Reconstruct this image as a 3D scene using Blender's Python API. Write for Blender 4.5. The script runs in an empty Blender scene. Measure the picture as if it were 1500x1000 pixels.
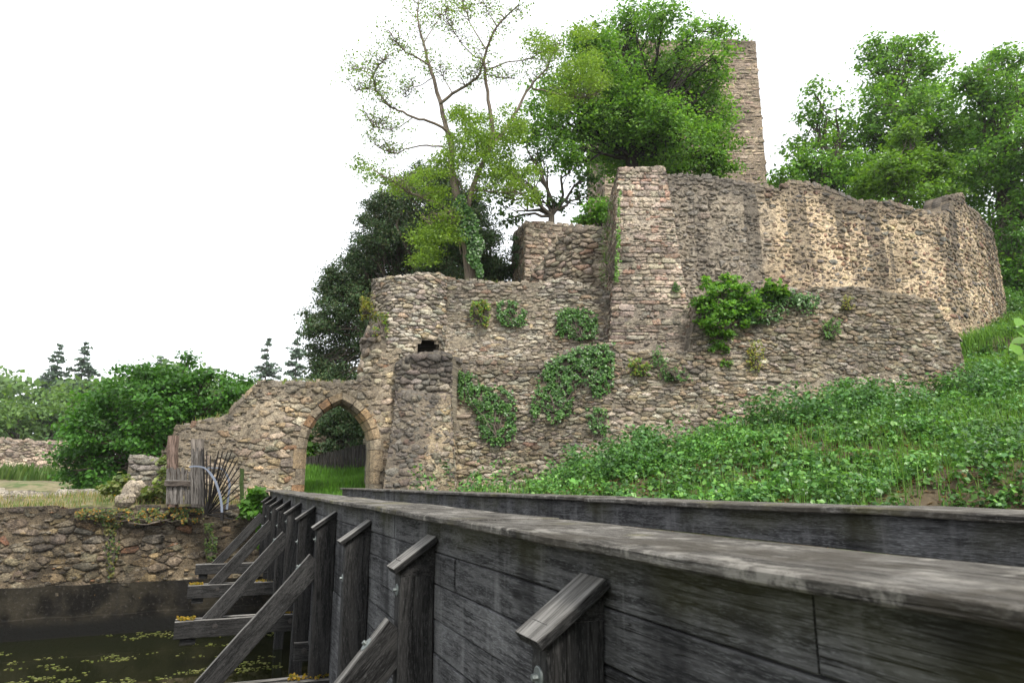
import bpy, math, random
import numpy as np
from mathutils import Vector
from mathutils.bvhtree import BVHTree

random.seed(7); rng = np.random.default_rng(7)
scene = bpy.context.scene
COL = scene.collection

# ------------------------------------------------------------------ camera, light, exposure
PITCH = math.atan(.208); CP, SP = math.cos(PITCH), math.sin(PITCH)
cam = bpy.data.cameras.new('camera'); camo = bpy.data.objects.new('camera', cam); COL.objects.link(camo)
camo.location = (0, 0, 0); camo.rotation_euler = (math.pi/2 + PITCH, 0, 0)
cam.lens = 24.0; cam.sensor_width = 36.0; cam.clip_start = .05; cam.clip_end = 3000
cam.dof.use_dof = True; cam.dof.focus_distance = 15; cam.dof.aperture_fstop = 6.3
scene.camera = camo

world = bpy.data.worlds.new('World'); scene.world = world; world.use_nodes = True
wn = world.node_tree; wn.nodes.clear()
SUN_EL, SUN_AZ = math.radians(52), math.radians(150)      # sun behind thin cloud, behind and right of the camera
sky = wn.nodes.new('ShaderNodeTexSky'); sky.sky_type = 'NISHITA'; sky.sun_disc = False
sky.sun_elevation = SUN_EL; sky.sun_rotation = SUN_AZ; sky.dust_density = 4; sky.air_density = 1.2
mixw = wn.nodes.new('ShaderNodeMix'); mixw.data_type = 'RGBA'; mixw.inputs[0].default_value = .88
mixw.inputs[7].default_value = (9.6, 9.85, 10.2, 1)       # the even white cloud sheet
bg = wn.nodes.new('ShaderNodeBackground'); bg.inputs['Strength'].default_value = .10
wo = wn.nodes.new('ShaderNodeOutputWorld')
wn.links.new(sky.outputs[0], mixw.inputs[6]); wn.links.new(mixw.outputs[2], bg.inputs[0]); wn.links.new(bg.outputs[0], wo.inputs[0])
sl = bpy.data.lights.new('sun', 'SUN'); sl.energy = 2.5; sl.angle = math.radians(12); sl.color = (1, .95, .87)
so = bpy.data.objects.new('sun', sl); COL.objects.link(so)
sd = Vector((math.sin(SUN_AZ)*math.cos(SUN_EL), math.cos(SUN_AZ)*math.cos(SUN_EL), math.sin(SUN_EL)))
so.rotation_euler = sd.to_track_quat('Z', 'Y').to_euler()
scene.view_settings.view_transform = 'Standard'; scene.view_settings.look = 'None'
scene.view_settings.exposure = 0.90; scene.view_settings.gamma = 1.0; scene.view_settings.use_curve_mapping = False
scene.render.engine = 'CYCLES'
scene.cycles.max_bounces = 6; scene.cycles.diffuse_bounces = 3; scene.cycles.transmission_bounces = 3
scene.cycles.use_denoising = True

# ------------------------------------------------------------------ helpers: rays of the camera as a surveying aid
def ray(px, py):
    a = (px-750)/1000; b = (500-py)/1000
    return (a, CP-b*SP, SP+b*CP)
def at(px, py, Y):
    d = ray(px, py); k = Y/d[1]; return (d[0]*k, Y, d[2]*k)
def XY(px, Y, py=700):
    p = at(px, py, Y); return (p[0], p[1])
def proj(P):
    P = np.asarray(P, float); zc = P[..., 1]*CP + P[..., 2]*SP; v = -P[..., 1]*SP + P[..., 2]*CP
    zc = np.maximum(zc, .01)
    return 750+1000*P[..., 0]/zc, 500-1000*v/zc, zc

def empty(name, label, cat, loc=(0, 0, 0), group=None):
    o = bpy.data.objects.new(name, None); COL.objects.link(o); o.location = loc; o.empty_display_size = .2
    o['label'] = label; o['category'] = cat
    if group: o['group'] = group
    return o
def make_mesh(name, V, F, mat, attrs=None, smooth=False):
    me = bpy.data.meshes.new(name)
    V = np.asarray(V, np.float32)
    if isinstance(F, np.ndarray):
        n, k = F.shape
        me.vertices.add(len(V)); me.vertices.foreach_set('co', V.ravel())
        me.loops.add(n*k); me.loops.foreach_set('vertex_index', F.astype(np.int32).ravel())
        me.polygons.add(n); me.polygons.foreach_set('loop_start', np.arange(0, n*k, k, dtype=np.int32))
        me.polygons.foreach_set('loop_total', np.full(n, k, np.int32))
        me.update(calc_edges=True)
    else:
        me.from_pydata(V.tolist(), [], F)
    if attrs:
        for an, arr in attrs.items():
            arr = np.asarray(arr, np.float32)
            if an == 'tint':
                a = me.attributes.new(an, 'FLOAT_COLOR', 'POINT')
                if arr.shape[1] == 3: arr = np.concatenate([arr, np.ones((len(arr), 1), np.float32)], 1)
                a.data.foreach_set('color', arr.ravel())
            else:
                a = me.attributes.new(an, 'FLOAT_VECTOR', 'POINT'); a.data.foreach_set('vector', arr.ravel())
    if smooth: me.polygons.foreach_set('use_smooth', np.ones(len(me.polygons), bool))
    me.materials.append(mat)
    return me
def obj(name, me, parent=None, loc=None, **kw):
    o = bpy.data.objects.new(name, me); COL.objects.link(o)
    if parent: o.parent = parent
    if loc is not None: o.location = loc
    for k, v in kw.items(): o[k] = v
    return o

def vnoise(x, y, seed=0):                                   # smooth value noise, numpy
    x = np.asarray(x, float); y = np.asarray(y, float)
    xi = np.floor(x).astype(int); yi = np.floor(y).astype(int); fx = x-xi; fy = y-yi
    fx = fx*fx*(3-2*fx); fy = fy*fy*(3-2*fy)
    def h(a, b):
        s = np.sin(a*127.1+b*311.7+seed*74.7)*43758.5453; return s-np.floor(s)
    return (h(xi, yi)*(1-fx)+h(xi+1, yi)*fx)*(1-fy)+(h(xi, yi+1)*(1-fx)+h(xi+1, yi+1)*fx)*fy

# ------------------------------------------------------------------ node helpers
class NT:
    def __init__(s, name):
        s.m = bpy.data.materials.new(name); s.m.use_nodes = True; s.t = s.m.node_tree; s.t.nodes.clear()
    def n(s, typ, **kw):
        nd = s.t.nodes.new('ShaderNode'+typ)
        for k, v in kw.items(): setattr(nd, k, v)
        return nd
    def set(s, sock, v):
        if hasattr(v, 'bl_idname') or isinstance(v, bpy.types.NodeSocket): s.t.links.new(v, sock)
        else: sock.default_value = v
    def attr(s, name, out='Vector'):
        nd = s.n('Attribute'); nd.attribute_name = name; return nd.outputs[out]
    def math(s, op, a, b=0, clamp=False):
        nd = s.n('Math', operation=op, use_clamp=clamp); s.set(nd.inputs[0], a); s.set(nd.inputs[1], b); return nd.outputs[0]
    def vmul(s, v, sc):
        nd = s.n('VectorMath', operation='MULTIPLY'); s.set(nd.inputs[0], v); nd.inputs[1].default_value = sc; return nd.outputs[0]
    def noise(s, v, scale=5, detail=3, rough=.55, out='Fac'):
        nd = s.n('TexNoise'); s.set(nd.inputs['Vector'], v); nd.inputs['Scale'].default_value = scale
        nd.inputs['Detail'].default_value = detail; nd.inputs['Roughness'].default_value = rough; return nd.outputs[out]
    def ramp(s, f, lo, hi, a=0, b=1):
        nd = s.n('MapRange', interpolation_type='SMOOTHSTEP'); s.set(nd.inputs[0], f)
        nd.inputs[1].default_value = lo; nd.inputs[2].default_value = hi; nd.inputs[3].default_value = a; nd.inputs[4].default_value = b
        return nd.outputs[0]
    def mix(s, f, a, b, mode='MIX'):
        nd = s.n('Mix', data_type='RGBA', blend_type=mode); s.set(nd.inputs[0], f)
        s.set(nd.inputs[6], a if not isinstance(a, tuple) else (*a, 1)); s.set(nd.inputs[7], b if not isinstance(b, tuple) else (*b, 1))
        return nd.outputs[2]
    def sep(s, v):
        nd = s.n('SeparateXYZ'); s.set(nd.inputs[0], v); return nd.outputs
    def out(s, col, rough=.9, bump=None, bstr=.5, bdist=.02, spec=.25, metal=0):
        p = s.n('BsdfPrincipled'); s.set(p.inputs['Base Color'], col if not isinstance(col, tuple) else (*col, 1)); s.set(p.inputs['Roughness'], rough)
        p.inputs['Specular IOR Level'].default_value = spec; p.inputs['Metallic'].default_value = metal
        if bump is not None:
            b = s.n('Bump'); b.inputs['Strength'].default_value = bstr; b.inputs['Distance'].default_value = bdist
            s.set(b.inputs['Height'], bump); s.t.links.new(b.outputs[0], p.inputs['Normal'])
        o = s.n('OutputMaterial'); s.t.links.new(p.outputs[0], o.inputs[0]); return s.m

def stone_material(name, base=None, lichen=.35, dark=.5, top=.6, streak=0., patch=(.30, .25, .18), patch_amt=0., yellow=False, leftdark=0, fine=22, bstr=1., dark_col=(.05, .046, .042)):
    """stone (colour per stone from the tint attribute) or mortar (base given) under one shared weathering"""
    t = NT(name); w = t.attr('wuv'); u, z, d = t.sep(w)
    src = t.attr('tint', 'Color') if base is None else base
    big = t.noise(w, .9, 3); mid = t.noise(w, 6, 5, .65); fn = t.noise(w, fine, 5, .75); huge = t.noise(w, .33, 3)
    col = t.mix(1, src, t.mix(t.ramp(fn, .3, .72), (.52, .51, .50), (1.5, 1.48, 1.44)), 'MULTIPLY')
    col = t.mix(1, col, t.mix(t.ramp(mid, .35, .68), (.72, .72, .74), (1.22, 1.2, 1.16)), 'MULTIPLY')
    col = t.mix(1, col, t.mix(t.ramp(t.noise(t.vmul(w, (1, 1.8, 1)), 13, 5, .75), .47, .40), (1, 1, 1), (.34, .32, .30)), 'MULTIPLY')
    col = t.mix(1, col, t.mix(t.ramp(huge, .38, .60), (.74, .725, .70), (1.28, 1.25, 1.20)), 'MULTIPLY')
    if base is None: col = t.mix(1, col, (1.12, 1.10, 1.06), 'MULTIPLY')
    if yellow:
        gm = t.ramp(t.math('ADD', u, t.math('MULTIPLY', big, 2.4)), 4.4, 5.7, 1, 0); col = t.mix(t.math('MULTIPLY', gm, .75), col, t.mix(1, t.mix(t.ramp(mid, .4, .6), (.115, .105, .09), (.33, .30, .255)), t.mix(t.ramp(fn, .35, .7), (.6, .6, .6), (1.4, 1.4, 1.4)), 'MULTIPLY'))
    if leftdark:  # left and upper left darkened: stain plus shade put into the colour
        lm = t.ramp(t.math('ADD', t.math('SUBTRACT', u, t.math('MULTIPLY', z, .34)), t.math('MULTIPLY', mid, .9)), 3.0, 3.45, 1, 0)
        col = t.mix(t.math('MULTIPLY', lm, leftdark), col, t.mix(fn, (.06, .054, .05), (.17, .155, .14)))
    if patch_amt: col = t.mix(t.math('MULTIPLY', t.ramp(t.noise(w, .55, 3), .44, .62), patch_amt), col, patch)
    lich = t.math('MULTIPLY', t.ramp(t.noise(t.vmul(w, (1, 1, 0)), 9, 5, .7), .56, .68), lichen)
    col = t.mix(lich, col, (.50, .49, .44))
    # dark weathering: blotches, the band under the top, run-down streaks
    dk = t.math('MULTIPLY', t.ramp(t.noise(w, 1.6, 5, .65), .48, .68), dark)
    topf = t.math('MULTIPLY', t.ramp(t.math('ADD', d, t.math('MULTIPLY', big, -2.2)), -1.1, .1, 1, 0), top)
    dk = t.math('MAXIMUM', dk, topf)
    if streak:
        sn = t.noise(t.vmul(w, (1, .05, 0)), 1.0, 4, .6)
        wob = t.math('MULTIPLY', t.ramp(sn, .505, .54), t.ramp(t.math('ADD', d, t.math('MULTIPLY', big, 3)), 2.6, 7.6, 1, 0))
        dk = t.math('MAXIMUM', dk, t.math('MULTIPLY', wob, streak))
    col = t.mix(t.math('MULTIPLY', dk, t.ramp(fn, .2, .7, 1, .55)), col, dark_col)
    return t.out(col, .92, t.math('ADD', fn, t.math('MULTIPLY', mid, .8)), bstr, .05)

def leaf_material(name, trans=.4, gloss=.45):
    t = NT(name); c = t.attr('tint', 'Color')
    p = t.n('BsdfPrincipled'); t.set(p.inputs['Base Color'], c); p.inputs['Roughness'].default_value = gloss; p.inputs['Specular IOR Level'].default_value = .35
    tr = t.n('BsdfTranslucent'); t.set(tr.inputs[0], t.mix(1, c, (1.5, 1.5, .7), 'MULTIPLY'))
    mx = t.n('MixShader'); mx.inputs[0].default_value = trans; t.t.links.new(p.outputs[0], mx.inputs[1]); t.t.links.new(tr.outputs[0], mx.inputs[2])
    o = t.n('OutputMaterial'); t.t.links.new(mx.outputs[0], o.inputs[0]); return t.m

def wood_material(name, dark=(.022, .022, .024), light=(.16, .155, .15), gs=1., stain=0., moss=0., pale=.3, silver=(.36, .36, .35), blotch=0, lit_bleach=.75):
    t = NT(name); g = t.attr('gco'); tint = t.attr('tint', 'Color')
    warp = t.noise(t.vmul(g, (.7, 3, 1)), 1.4, 2)
    gv = t.n('VectorMath', operation='ADD'); t.set(gv.inputs[0], t.vmul(g, (3.0, 58, 58)))
    cmb = t.n('CombineXYZ'); t.set(cmb.inputs[1], t.math('MULTIPLY', warp, 14)); t.t.links.new(cmb.outputs[0], gv.inputs[1])
    gr = t.noise(gv.outputs[0], 1.6, 5, .7); ring = t.noise(gv.outputs[0], .55, 2, .4)
    fine = t.noise(t.vmul(g, (26, 230, 230)), 1, 4, .75)
    f = t.ramp(t.math('ADD', t.math('MULTIPLY', gr, .6), t.math('MULTIPLY', ring, .4)), .40, .60)
    col = t.mix(f, dark, light)
    ck = t.noise(t.vmul(g, (1.1, 48, 48)), 1, 2, .5); ckm = t.noise(t.vmul(g, (1.5, 5, 5)), 1, 3)
    crack = t.math('MULTIPLY', t.ramp(t.math('ABSOLUTE', t.math('SUBTRACT', ck, .5)), 0, .022, 1, 0), t.ramp(ckm, .46, .58))
    vo = t.n('TexVoronoi'); t.set(vo.inputs['Vector'], t.vmul(g, (1.6, 4.5, 4.5))); vo.inputs['Scale'].default_value = 1.0
    knot = t.math('MULTIPLY', t.ramp(vo.outputs['Distance'], .03, .11, 1, 0), .8)
    blot = t.noise(t.vmul(g, (1, 1.6, 1)), 2.3, 4, .6)
    col = t.mix(t.math('MULTIPLY', t.ramp(blot, .5, .68), pale), col, t.mix(t.ramp(fine, .42, .6), light, silver))
    col = t.mix(t.math('MULTIPLY', t.ramp(fine, .5, .68), .5), col, silver)
    col = t.mix(t.math('MAXIMUM', t.math('MULTIPLY', crack, .9), knot), col, (.006, .0055, .005))
    if blotch:
        bn = t.noise(g, 9, 5, .7); col = t.mix(t.math('MULTIPLY', t.ramp(bn, .52, .66), .8), col, (.27, .255, .225)); col = t.mix(t.math('MULTIPLY', t.ramp(t.noise(g, 3.1, 4, .65), .5, .62), .6), col, (.05, .043, .032))
        col = t.mix(t.math('MULTIPLY', t.ramp(t.noise(g, 1.9, 3), .56, .68), .5), col, (.13, .12, .045))
    col = t.mix(1, col, tint, 'MULTIPLY')
    w = t.attr('wuv'); u, z, d = t.sep(w)
    if stain:
        sn = t.noise(t.vmul(w, (1, .12, 0)), 5.5, 4, .65)
        col = t.mix(t.math('MULTIPLY', t.ramp(sn, .52, .70), stain), col, t.mix(fine, (.09, .09, .092), (.25, .25, .25)))
        dn = t.noise(t.vmul(w, (1, .2, 0)), 2.2, 3, .6)
        col = t.mix(t.math('MULTIPLY', t.ramp(dn, .5, .66), .75), col, (.009, .009, .010))
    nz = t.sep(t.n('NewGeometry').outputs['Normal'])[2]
    if lit_bleach: col = t.mix(t.math('MULTIPLY', t.ramp(nz, .35, .8), lit_bleach), col, t.mix(f, (.10, .095, .088), (.30, .29, .27)))  # up-facing sides paler: weather bleaching plus sky light painted into the colour
    if moss:
        mn = t.noise(w, 1.7, 4, .6)
        ms = t.math('MULTIPLY', t.ramp(t.math('ADD', d, t.math('MULTIPLY', mn, -.30)), -.12, .04, 1, 0), t.math('MULTIPLY', t.ramp(t.noise(w, 1.1, 2), .42, .6), moss))
        col = t.mix(ms, col, (.06, .06, .016))
    bh = t.math('SUBTRACT', t.math('ADD', t.math('MULTIPLY', gr, 1.2), fine), t.math('MULTIPLY', crack, 1.5))
    return t.out(col, .85, bh, .7, .004, .15)

def plain(name, col, rough=.8, noise=.25, scale=12, metal=0, bstr=.3, co='OBJ'):
    t = NT(name); tc = t.n('TexCoord').outputs['Object']
    f = t.noise(tc, scale, 4, .6); f2 = t.noise(tc, scale*.12, 3)
    a = tuple(c*(1-noise) for c in col); b = tuple(min(1, c*(1+noise)) for c in col)
    c = t.mix(f, a, b); c = t.mix(1, c, t.mix(f2, (.75, .75, .75), (1.2, 1.2, 1.2)), 'MULTIPLY')
    return t.out(c, rough, f, bstr, .02, .3, metal)

# ------------------------------------------------------------------ walls of separate stones
WALL_BVH = []
class Path:
    """a wall's plan line with inward batter; S(u, z, h) gives points on its face, h metres proud"""
    def __init__(s, pts, batter=0., z0=0.):
        P = np.array(pts, float); s.P = P; s.b = batter; s.z0 = z0
        seg = P[1:]-P[:-1]; L = np.hypot(seg[:, 0], seg[:, 1]); s.U = np.concatenate([[0], np.cumsum(L)]); s.L = s.U[-1]
        N = np.stack([seg[:, 1]/L, -seg[:, 0]/L], 1); s.N = N
        M = [N[0]]
        for i in range(len(N)-1):
            m = N[i]+N[i+1]; m /= max((m@m)/2, .25)**1.0; M.append(m)
        M.append(N[-1]); s.M = np.array(M)
        s.corners = [s.U[i+1] for i in range(len(N)-1) if N[i]@N[i+1] < .87]
    def S(s, u, z, h=0.):
        u = np.asarray(u, float); z = np.asarray(z, float)
        uc = np.clip(u, 0, s.L-1e-6); ex = u-uc
        i = np.clip(np.searchsorted(s.U, uc, 'right')-1, 0, len(s.N)-1); f = ((uc-s.U[i])/(s.U[i+1]-s.U[i]))[..., None]
        off = (h-s.b*(z-s.z0))[..., None]
        p = s.P[i]*(1-f)+s.P[i+1]*f+(s.M[i]*(1-f)+s.M[i+1]*f)*off
        d = np.stack([-s.N[i][..., 1], s.N[i][..., 0]], -1); p = p+d*ex[..., None]
        return np.concatenate([p, z[..., None]], -1)
    def hit(s, px, py):
        d = ray(px, py); best = None
        for i in range(len(s.N)):
            n = s.N[i]; p0 = s.P[i]; den = d[0]*n[0]+d[1]*n[1]+s.b*d[2]
            if abs(den) < 1e-6: continue
            k = (p0@n+s.b*s.z0)/den
            if k <= 0: continue
            x, y, z = d[0]*k, d[1]*k, d[2]*k
            off = -s.b*(z-s.z0); a = s.P[i]+s.M[i]*off; b = s.P[i+1]+s.M[i+1]*off
            e = b-a; f = ((x-a[0])*e[0]+(y-a[1])*e[1])/(e@e)
            lo = 0 if i else -9; hi = 1 if i < len(s.N)-1 else 9
            pen = max(lo-f, f-hi, 0)
            key = (pen, k)
            if best is None or key < best[0]: best = (key, s.U[i]+f*(s.U[i+1]-s.U[i]), z)
        return best[1], best[2]
    def profile(s, pix):
        q = sorted(s.hit(*p) for p in pix); us = np.array([a for a, _ in q]); zs = np.array([b for _, b in q])
        return lambda u: np.interp(u, us, zs)

def clip(poly, nx, ny, c):                                  # keep nx*x+ny*y <= c
    out = []; n = len(poly)
    for i in range(n):
        a = poly[i]; b = poly[(i+1) % n]; da = nx*a[0]+ny*a[1]-c; db = nx*b[0]+ny*b[1]-c
        if da <= 0: out.append(a)
        if (da < 0 < db) or (db < 0 < da):
            t = da/(da-db); out.append((a[0]+(b[0]-a[0])*t, a[1]+(b[1]-a[1])*t))
    return out
def rubble(u0, u1, z0, z1, sw, sh, jit=.4):
    ax = sh/sw; rows = []; z = z0-sh
    while z < z1+sh:
        h = sh*random.choice((.55, .75, .9, 1.1, 1.3, 1.7)); r = []; u = u0-sw*random.random()*1.5
        while u < u1+sw:
            w = sw*random.choice((.35, .5, .7, .9, 1.0, 1.3, 1.7, 2.3))*random.uniform(.85, 1.15)
            r.append(((u+w/2+random.uniform(-.2, .2)*w)*ax, z+h/2+random.uniform(-jit, jit)*h)); u += w
        rows.append(r); z += h
    cells = []
    for i, r in enumerate(rows):
        near = [p for k in range(max(0, i-2), min(len(rows), i+3)) for p in rows[k]]
        near.sort(); xs = [p[0] for p in near]
        import bisect
        for p in r:
            if not (u0*ax-.001 <= p[0] <= u1*ax+.001): 
                if p[0] < (u0-sw*.6)*ax or p[0] > (u1+sw*.6)*ax: continue
            R = 2.4*sh; poly = [(p[0]-R, p[1]-R), (p[0]+R, p[1]-R), (p[0]+R, p[1]+R), (p[0]-R, p[1]+R)]
            a = bisect.bisect_left(xs, p[0]-2*R); b = bisect.bisect_right(xs, p[0]+2*R)
            cand = sorted(near[a:b], key=lambda q: (q[0]-p[0])**2+(q[1]-p[1])**2)[1:18]
            for q in cand:
                nx, ny = q[0]-p[0], q[1]-p[1]
                if nx*nx+ny*ny < 1e-9: continue
                poly = clip(poly, nx, ny, (nx*(q[0]+p[0])+ny*(q[1]+p[1]))/2)
            poly = [(x/ax, y) for x, y in poly]
            poly = clip(poly, -1, 0, -u0); poly = clip(poly, 1, 0, u1) if poly else poly
            if len(poly) >= 3: cells.append(poly)
    return cells
def coursed(u0, u1, z0, z1, sw, sh, jit=.17):
    cells = []; z = z0
    while z < z1:
        h = sh*random.choice((.45, .6, .8, 1, 1.2, 1.5)); u = u0; a = (random.uniform(-1, 1)*jit*sh, random.uniform(-1, 1)*jit*sh); odd = random.random()*sw*.6
        while u < u1-1e-6:
            w = sw*random.choice((.5, .7, .9, 1.1, 1.4, 1.8)); 
            if u == u0: w += odd
            if u1-u-w < .35*sw: w = u1-u
            if h > sh*1.1 and random.random() < .25:
                k = random.uniform(.4, .6)
                parts = [(z, z+h*k), (z+h*k, z+h)]
            else: parts = [(z, z+h)]
            b = (random.uniform(-1, 1)*jit*sh, random.uniform(-1, 1)*jit*sh)
            for (q0, q1) in parts:
                s0 = random.uniform(-1, 1)*jit*sh*.8
                cells.append([(u+a[0], q0+a[1]*.6), (u+w+b[0], q0+b[1]*.6), (u+w+b[1], q1+b[1]*.6), (u+a[1], q1+a[1]*.6)])
            a = b; u += w
        z += h
    return cells

def wall(name, label, cat, path, top, bot, thick, stone, mortar, palette, sw=.34, sh=.17, style='rubble', gap=.0,
         proud=(.02, .07), hole=None, n_ind=300, core_bot=None, skip=None, group=None, rough=.05, core_step=.22, capping=True, part='stone', vis=None, grow=1.0, chips=26):
    root = empty(name, label, cat, (float(path.P[0][0]), float(path.P[0][1]), float(bot(0.) if core_bot is None else core_bot)), group)
    ro = np.array(root.location)
    seed = random.random()*50
    topf = lambda u: top(u)+(vnoise(np.asarray(u)*2.3+seed, 0*np.asarray(u)+seed)-.5)*2*rough+(vnoise(np.asarray(u)*.7+seed, 0*np.asarray(u)+9)-.5)*2*rough
    # ---- core (mortar bed)
    us = np.unique(np.concatenate([np.arange(0, path.L, core_step), path.U])); us = us[np.concatenate([[True], np.diff(us) > .02])]
    us[-1] = path.L; nu = len(us)
    zt = topf(us); zb = bot(us) if core_bot is None else np.full(nu, core_bot)
    nz = max(2, int((zt.max()-zb.min())/core_step)+1)
    fr = np.linspace(0, 1, nz); Ug = np.repeat(us[:, None], nz, 1); Zg = zb[:, None]+(zt-zb)[:, None]*fr[None]
    hn = (vnoise(Ug*4+seed, Zg*6, 3)-.5)*.04+(vnoise(Ug*1.3+seed, Zg*1.7, 8)-.5)*.03+.004
    Vf = path.S(Ug, Zg, hn)
    Vb = path.S(Ug, Zg, 0*hn); 
    i = np.clip(np.searchsorted(path.U, np.clip(us, 0, path.L-1e-6), 'right')-1, 0, len(path.N)-1)
    f = ((us-path.U[i])/(path.U[i+1]-path.U[i]))[:, None]; Mn = path.M[i]*(1-f)+path.M[i+1]*f
    back = path.P[i]*(1-f)+path.P[i+1]*f-Mn*thick
    bt = path.b; offb = np.zeros((nu, nz))
    Vb = np.concatenate([np.repeat(back[:, None, :], nz, 1), Zg[..., None]], -1)
    # keep back behind the battered front
    lean = np.maximum(0, bt*(Zg-path.z0)); Vb[..., :2] -= (Mn[:, None, :]*lean[..., None]*.9)
    V = np.concatenate([Vf.reshape(-1, 3), Vb.reshape(-1, 3)]); nb = nu*nz
    F = []
    for a in range(nu-1):
        for b in range(nz-1):
            q = (a*nz+b, (a+1)*nz+b, (a+1)*nz+b+1, a*nz+b+1)
            if hole is not None and hole((us[a]+us[a+1])/2, (Zg[a, b]+Zg[a, b+1])/2): 
                if thick < 1.0 and getattr(hole, 'through', False): continue
                continue
            F.append(q)
    for a in range(nu-1):
        for b in range(nz-1):
            if hole is not None and getattr(hole, 'through', False) and hole((us[a]+us[a+1])/2, (Zg[a, b]+Zg[a, b+1])/2): continue
            F.append((nb+a*nz+b+1, nb+(a+1)*nz+b+1, nb+(a+1)*nz+b, nb+a*nz+b))
        F.append((a*nz+nz-1, (a+1)*nz+nz-1, nb+(a+1)*nz+nz-1, nb+a*nz+nz-1))
    for a in (0, nu-1):
        for b in range(nz-1):
            q = (a*nz+b, a*nz+b+1, nb+a*nz+b+1, nb+a*nz+b); F.append(q if a == 0 else q[::-1])
    wu = np.stack([Ug, Zg, zt[:, None]-Zg], -1).reshape(-1, 3); wuv = np.concatenate([wu, wu+(0, 0, 0)])
    me = make_mesh('mortar_core', V-ro, F, mortar, {'wuv': wuv}); obj('mortar_core', me, root)
    WALL_BVH.append((V, F))
    # ---- stones
    brk = [0]+path.corners+[path.L]; cells = []
    zmin = float(bot(us).min()); zmax = float(zt.max())
    for a, b in zip(brk[:-1], brk[1:]):
        if b-a < .06: continue
        cells += (rubble if style == 'rubble' else coursed)(a, b, zmin, zmax+.1, sw, sh)
    stones = []
    for poly in cells:
        cu = sum(p[0] for p in poly)/len(poly); cz = sum(p[1] for p in poly)/len(poly)
        tz = float(topf(cu)); bz = float(bot(cu))
        if cz > tz+.02 or cz < bz-.05: continue
        if hole is not None and any(hole(p[0], p[1]) for p in poly+[(cu, cz)]): continue
        if skip is not None and random.random() < skip(cu, cz, tz-cz): continue
        lim = tz+random.uniform(-.02, .07)
        poly = [(x, min(y, lim)) for x, y in poly]
        w = max(p[0] for p in poly)-min(p[0] for p in poly); h = max(p[1] for p in poly)-min(p[1] for p in poly)
        if w < .05 or h < .03: continue
        # drop nearly coincident corners
        q = [poly[0]]
        for p in poly[1:]:
            if math.hypot(p[0]-q[-1][0], p[1]-q[-1][1]) > .18*min(w, h)+.01: q.append(p)
        if len(q) > 3 and math.hypot(q[0][0]-q[-1][0], q[0][1]-q[-1][1]) < .15*min(w, h): q.pop()
        if len(q) < 3: continue
        if len(q) <= 5:                                     # knock the corners off
            r = []
            for k in range(len(q)):
                p0, p1, p2 = q[k-1], q[k], q[(k+1) % len(q)]; c = random.uniform(.08, .28)
                if len(r) < 8:
                    r.append((p1[0]+(p0[0]-p1[0])*c, p1[1]+(p0[1]-p1[1])*c)); r.append((p1[0]+(p2[0]-p1[0])*c, p1[1]+(p2[1]-p1[1])*c))
            q = r
        stones.append((q, w*h, cu, cz, tz-cz))
    pal, wts = [p[0] for p in palette], [p[1] for p in palette]
    cu = np.array([s[2] for s in stones]); cz = np.array([s[3] for s in stones]); ar = np.array([s[1] for s in stones])
    C = path.S(cu, cz, 0*cu); X, Yp, D = proj(C); inside = (X > -10) & (X < 1510) & (Yp > -10) & (Yp < 1010)
    if vis is not None: inside &= np.array([vis(x, y) for x, y in zip(X, Yp)], bool)
    score = np.where(inside, ar/D**2, 0)
    order = np.argsort(-score); ind = set(order[:n_ind][score[order[:n_ind]] > 0].tolist())
    BV, BF, BT, BW = [], [], [], []; off = 0; single = []
    area = path.L*float(np.mean(zt-bot(us)))
    for _ in range(int(min(9000, area*chips))):                # small pinning stones and spalls
        cu_ = random.uniform(0, path.L); bz = float(bot(cu_)); tz = float(topf(cu_)); cz_ = random.uniform(bz, tz-.03)
        if hole is not None and hole(cu_, cz_): continue
        w = random.uniform(.03, .11); h = w*random.uniform(.3, .7); n = 5; a0_ = random.random()*6; hh = random.uniform(.005, .05)
        rr = [random.uniform(.7, 1.15) for _ in range(n)]; A_ = []
        for sc, h_ in ((1, -.04), (.78, hh)):
            for k in range(n): A_.append((cu_+math.cos(a0_+k*6.283/n)*w*rr[k]*sc, cz_+math.sin(a0_+k*6.283/n)*h*rr[k]*sc, h_+(random.uniform(-.01, .01) if h_ > 0 else 0)))
        A_.append((cu_, cz_, hh*1.1)); BV.append(np.array(A_))
        for k in range(n): k2 = (k+1) % n; BF += [(off+k, off+k2, off+n+k2), (off+k, off+n+k2, off+n+k), (off+n+k, off+n+k2, off+2*n)]
        off += 2*n+1; c = random.choices(pal, wts)[0]; b_ = random.uniform(.5, 1.35); BT += [[v*b_ for v in c]]*(2*n+1)
    for k, (q, area, su, sz, sd_) in enumerate(stones):
        n = len(q); ms = math.sqrt(area); g = gap*random.uniform(.5, 1.6)
        w = max(p[0] for p in q)-min(p[0] for p in q); h = max(p[1] for p in q)-min(p[1] for p in q)
        fu = max(.6, 1-2*g/w)*grow; fz = max(.55, 1-2*g/h)*grow*(1 if gap else random.uniform(.93, 1.03))
        H = .008+random.uniform(*proud)*(.6+.6*min(1.6, ms/.25))-.055*max(0., float(vnoise(su*.75+seed, sz*.9+seed, 15))-.5); ta, tb = random.uniform(-.12, .12), random.uniform(-.28, .10)
        U, Z, Hh = [], [], []
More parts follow.
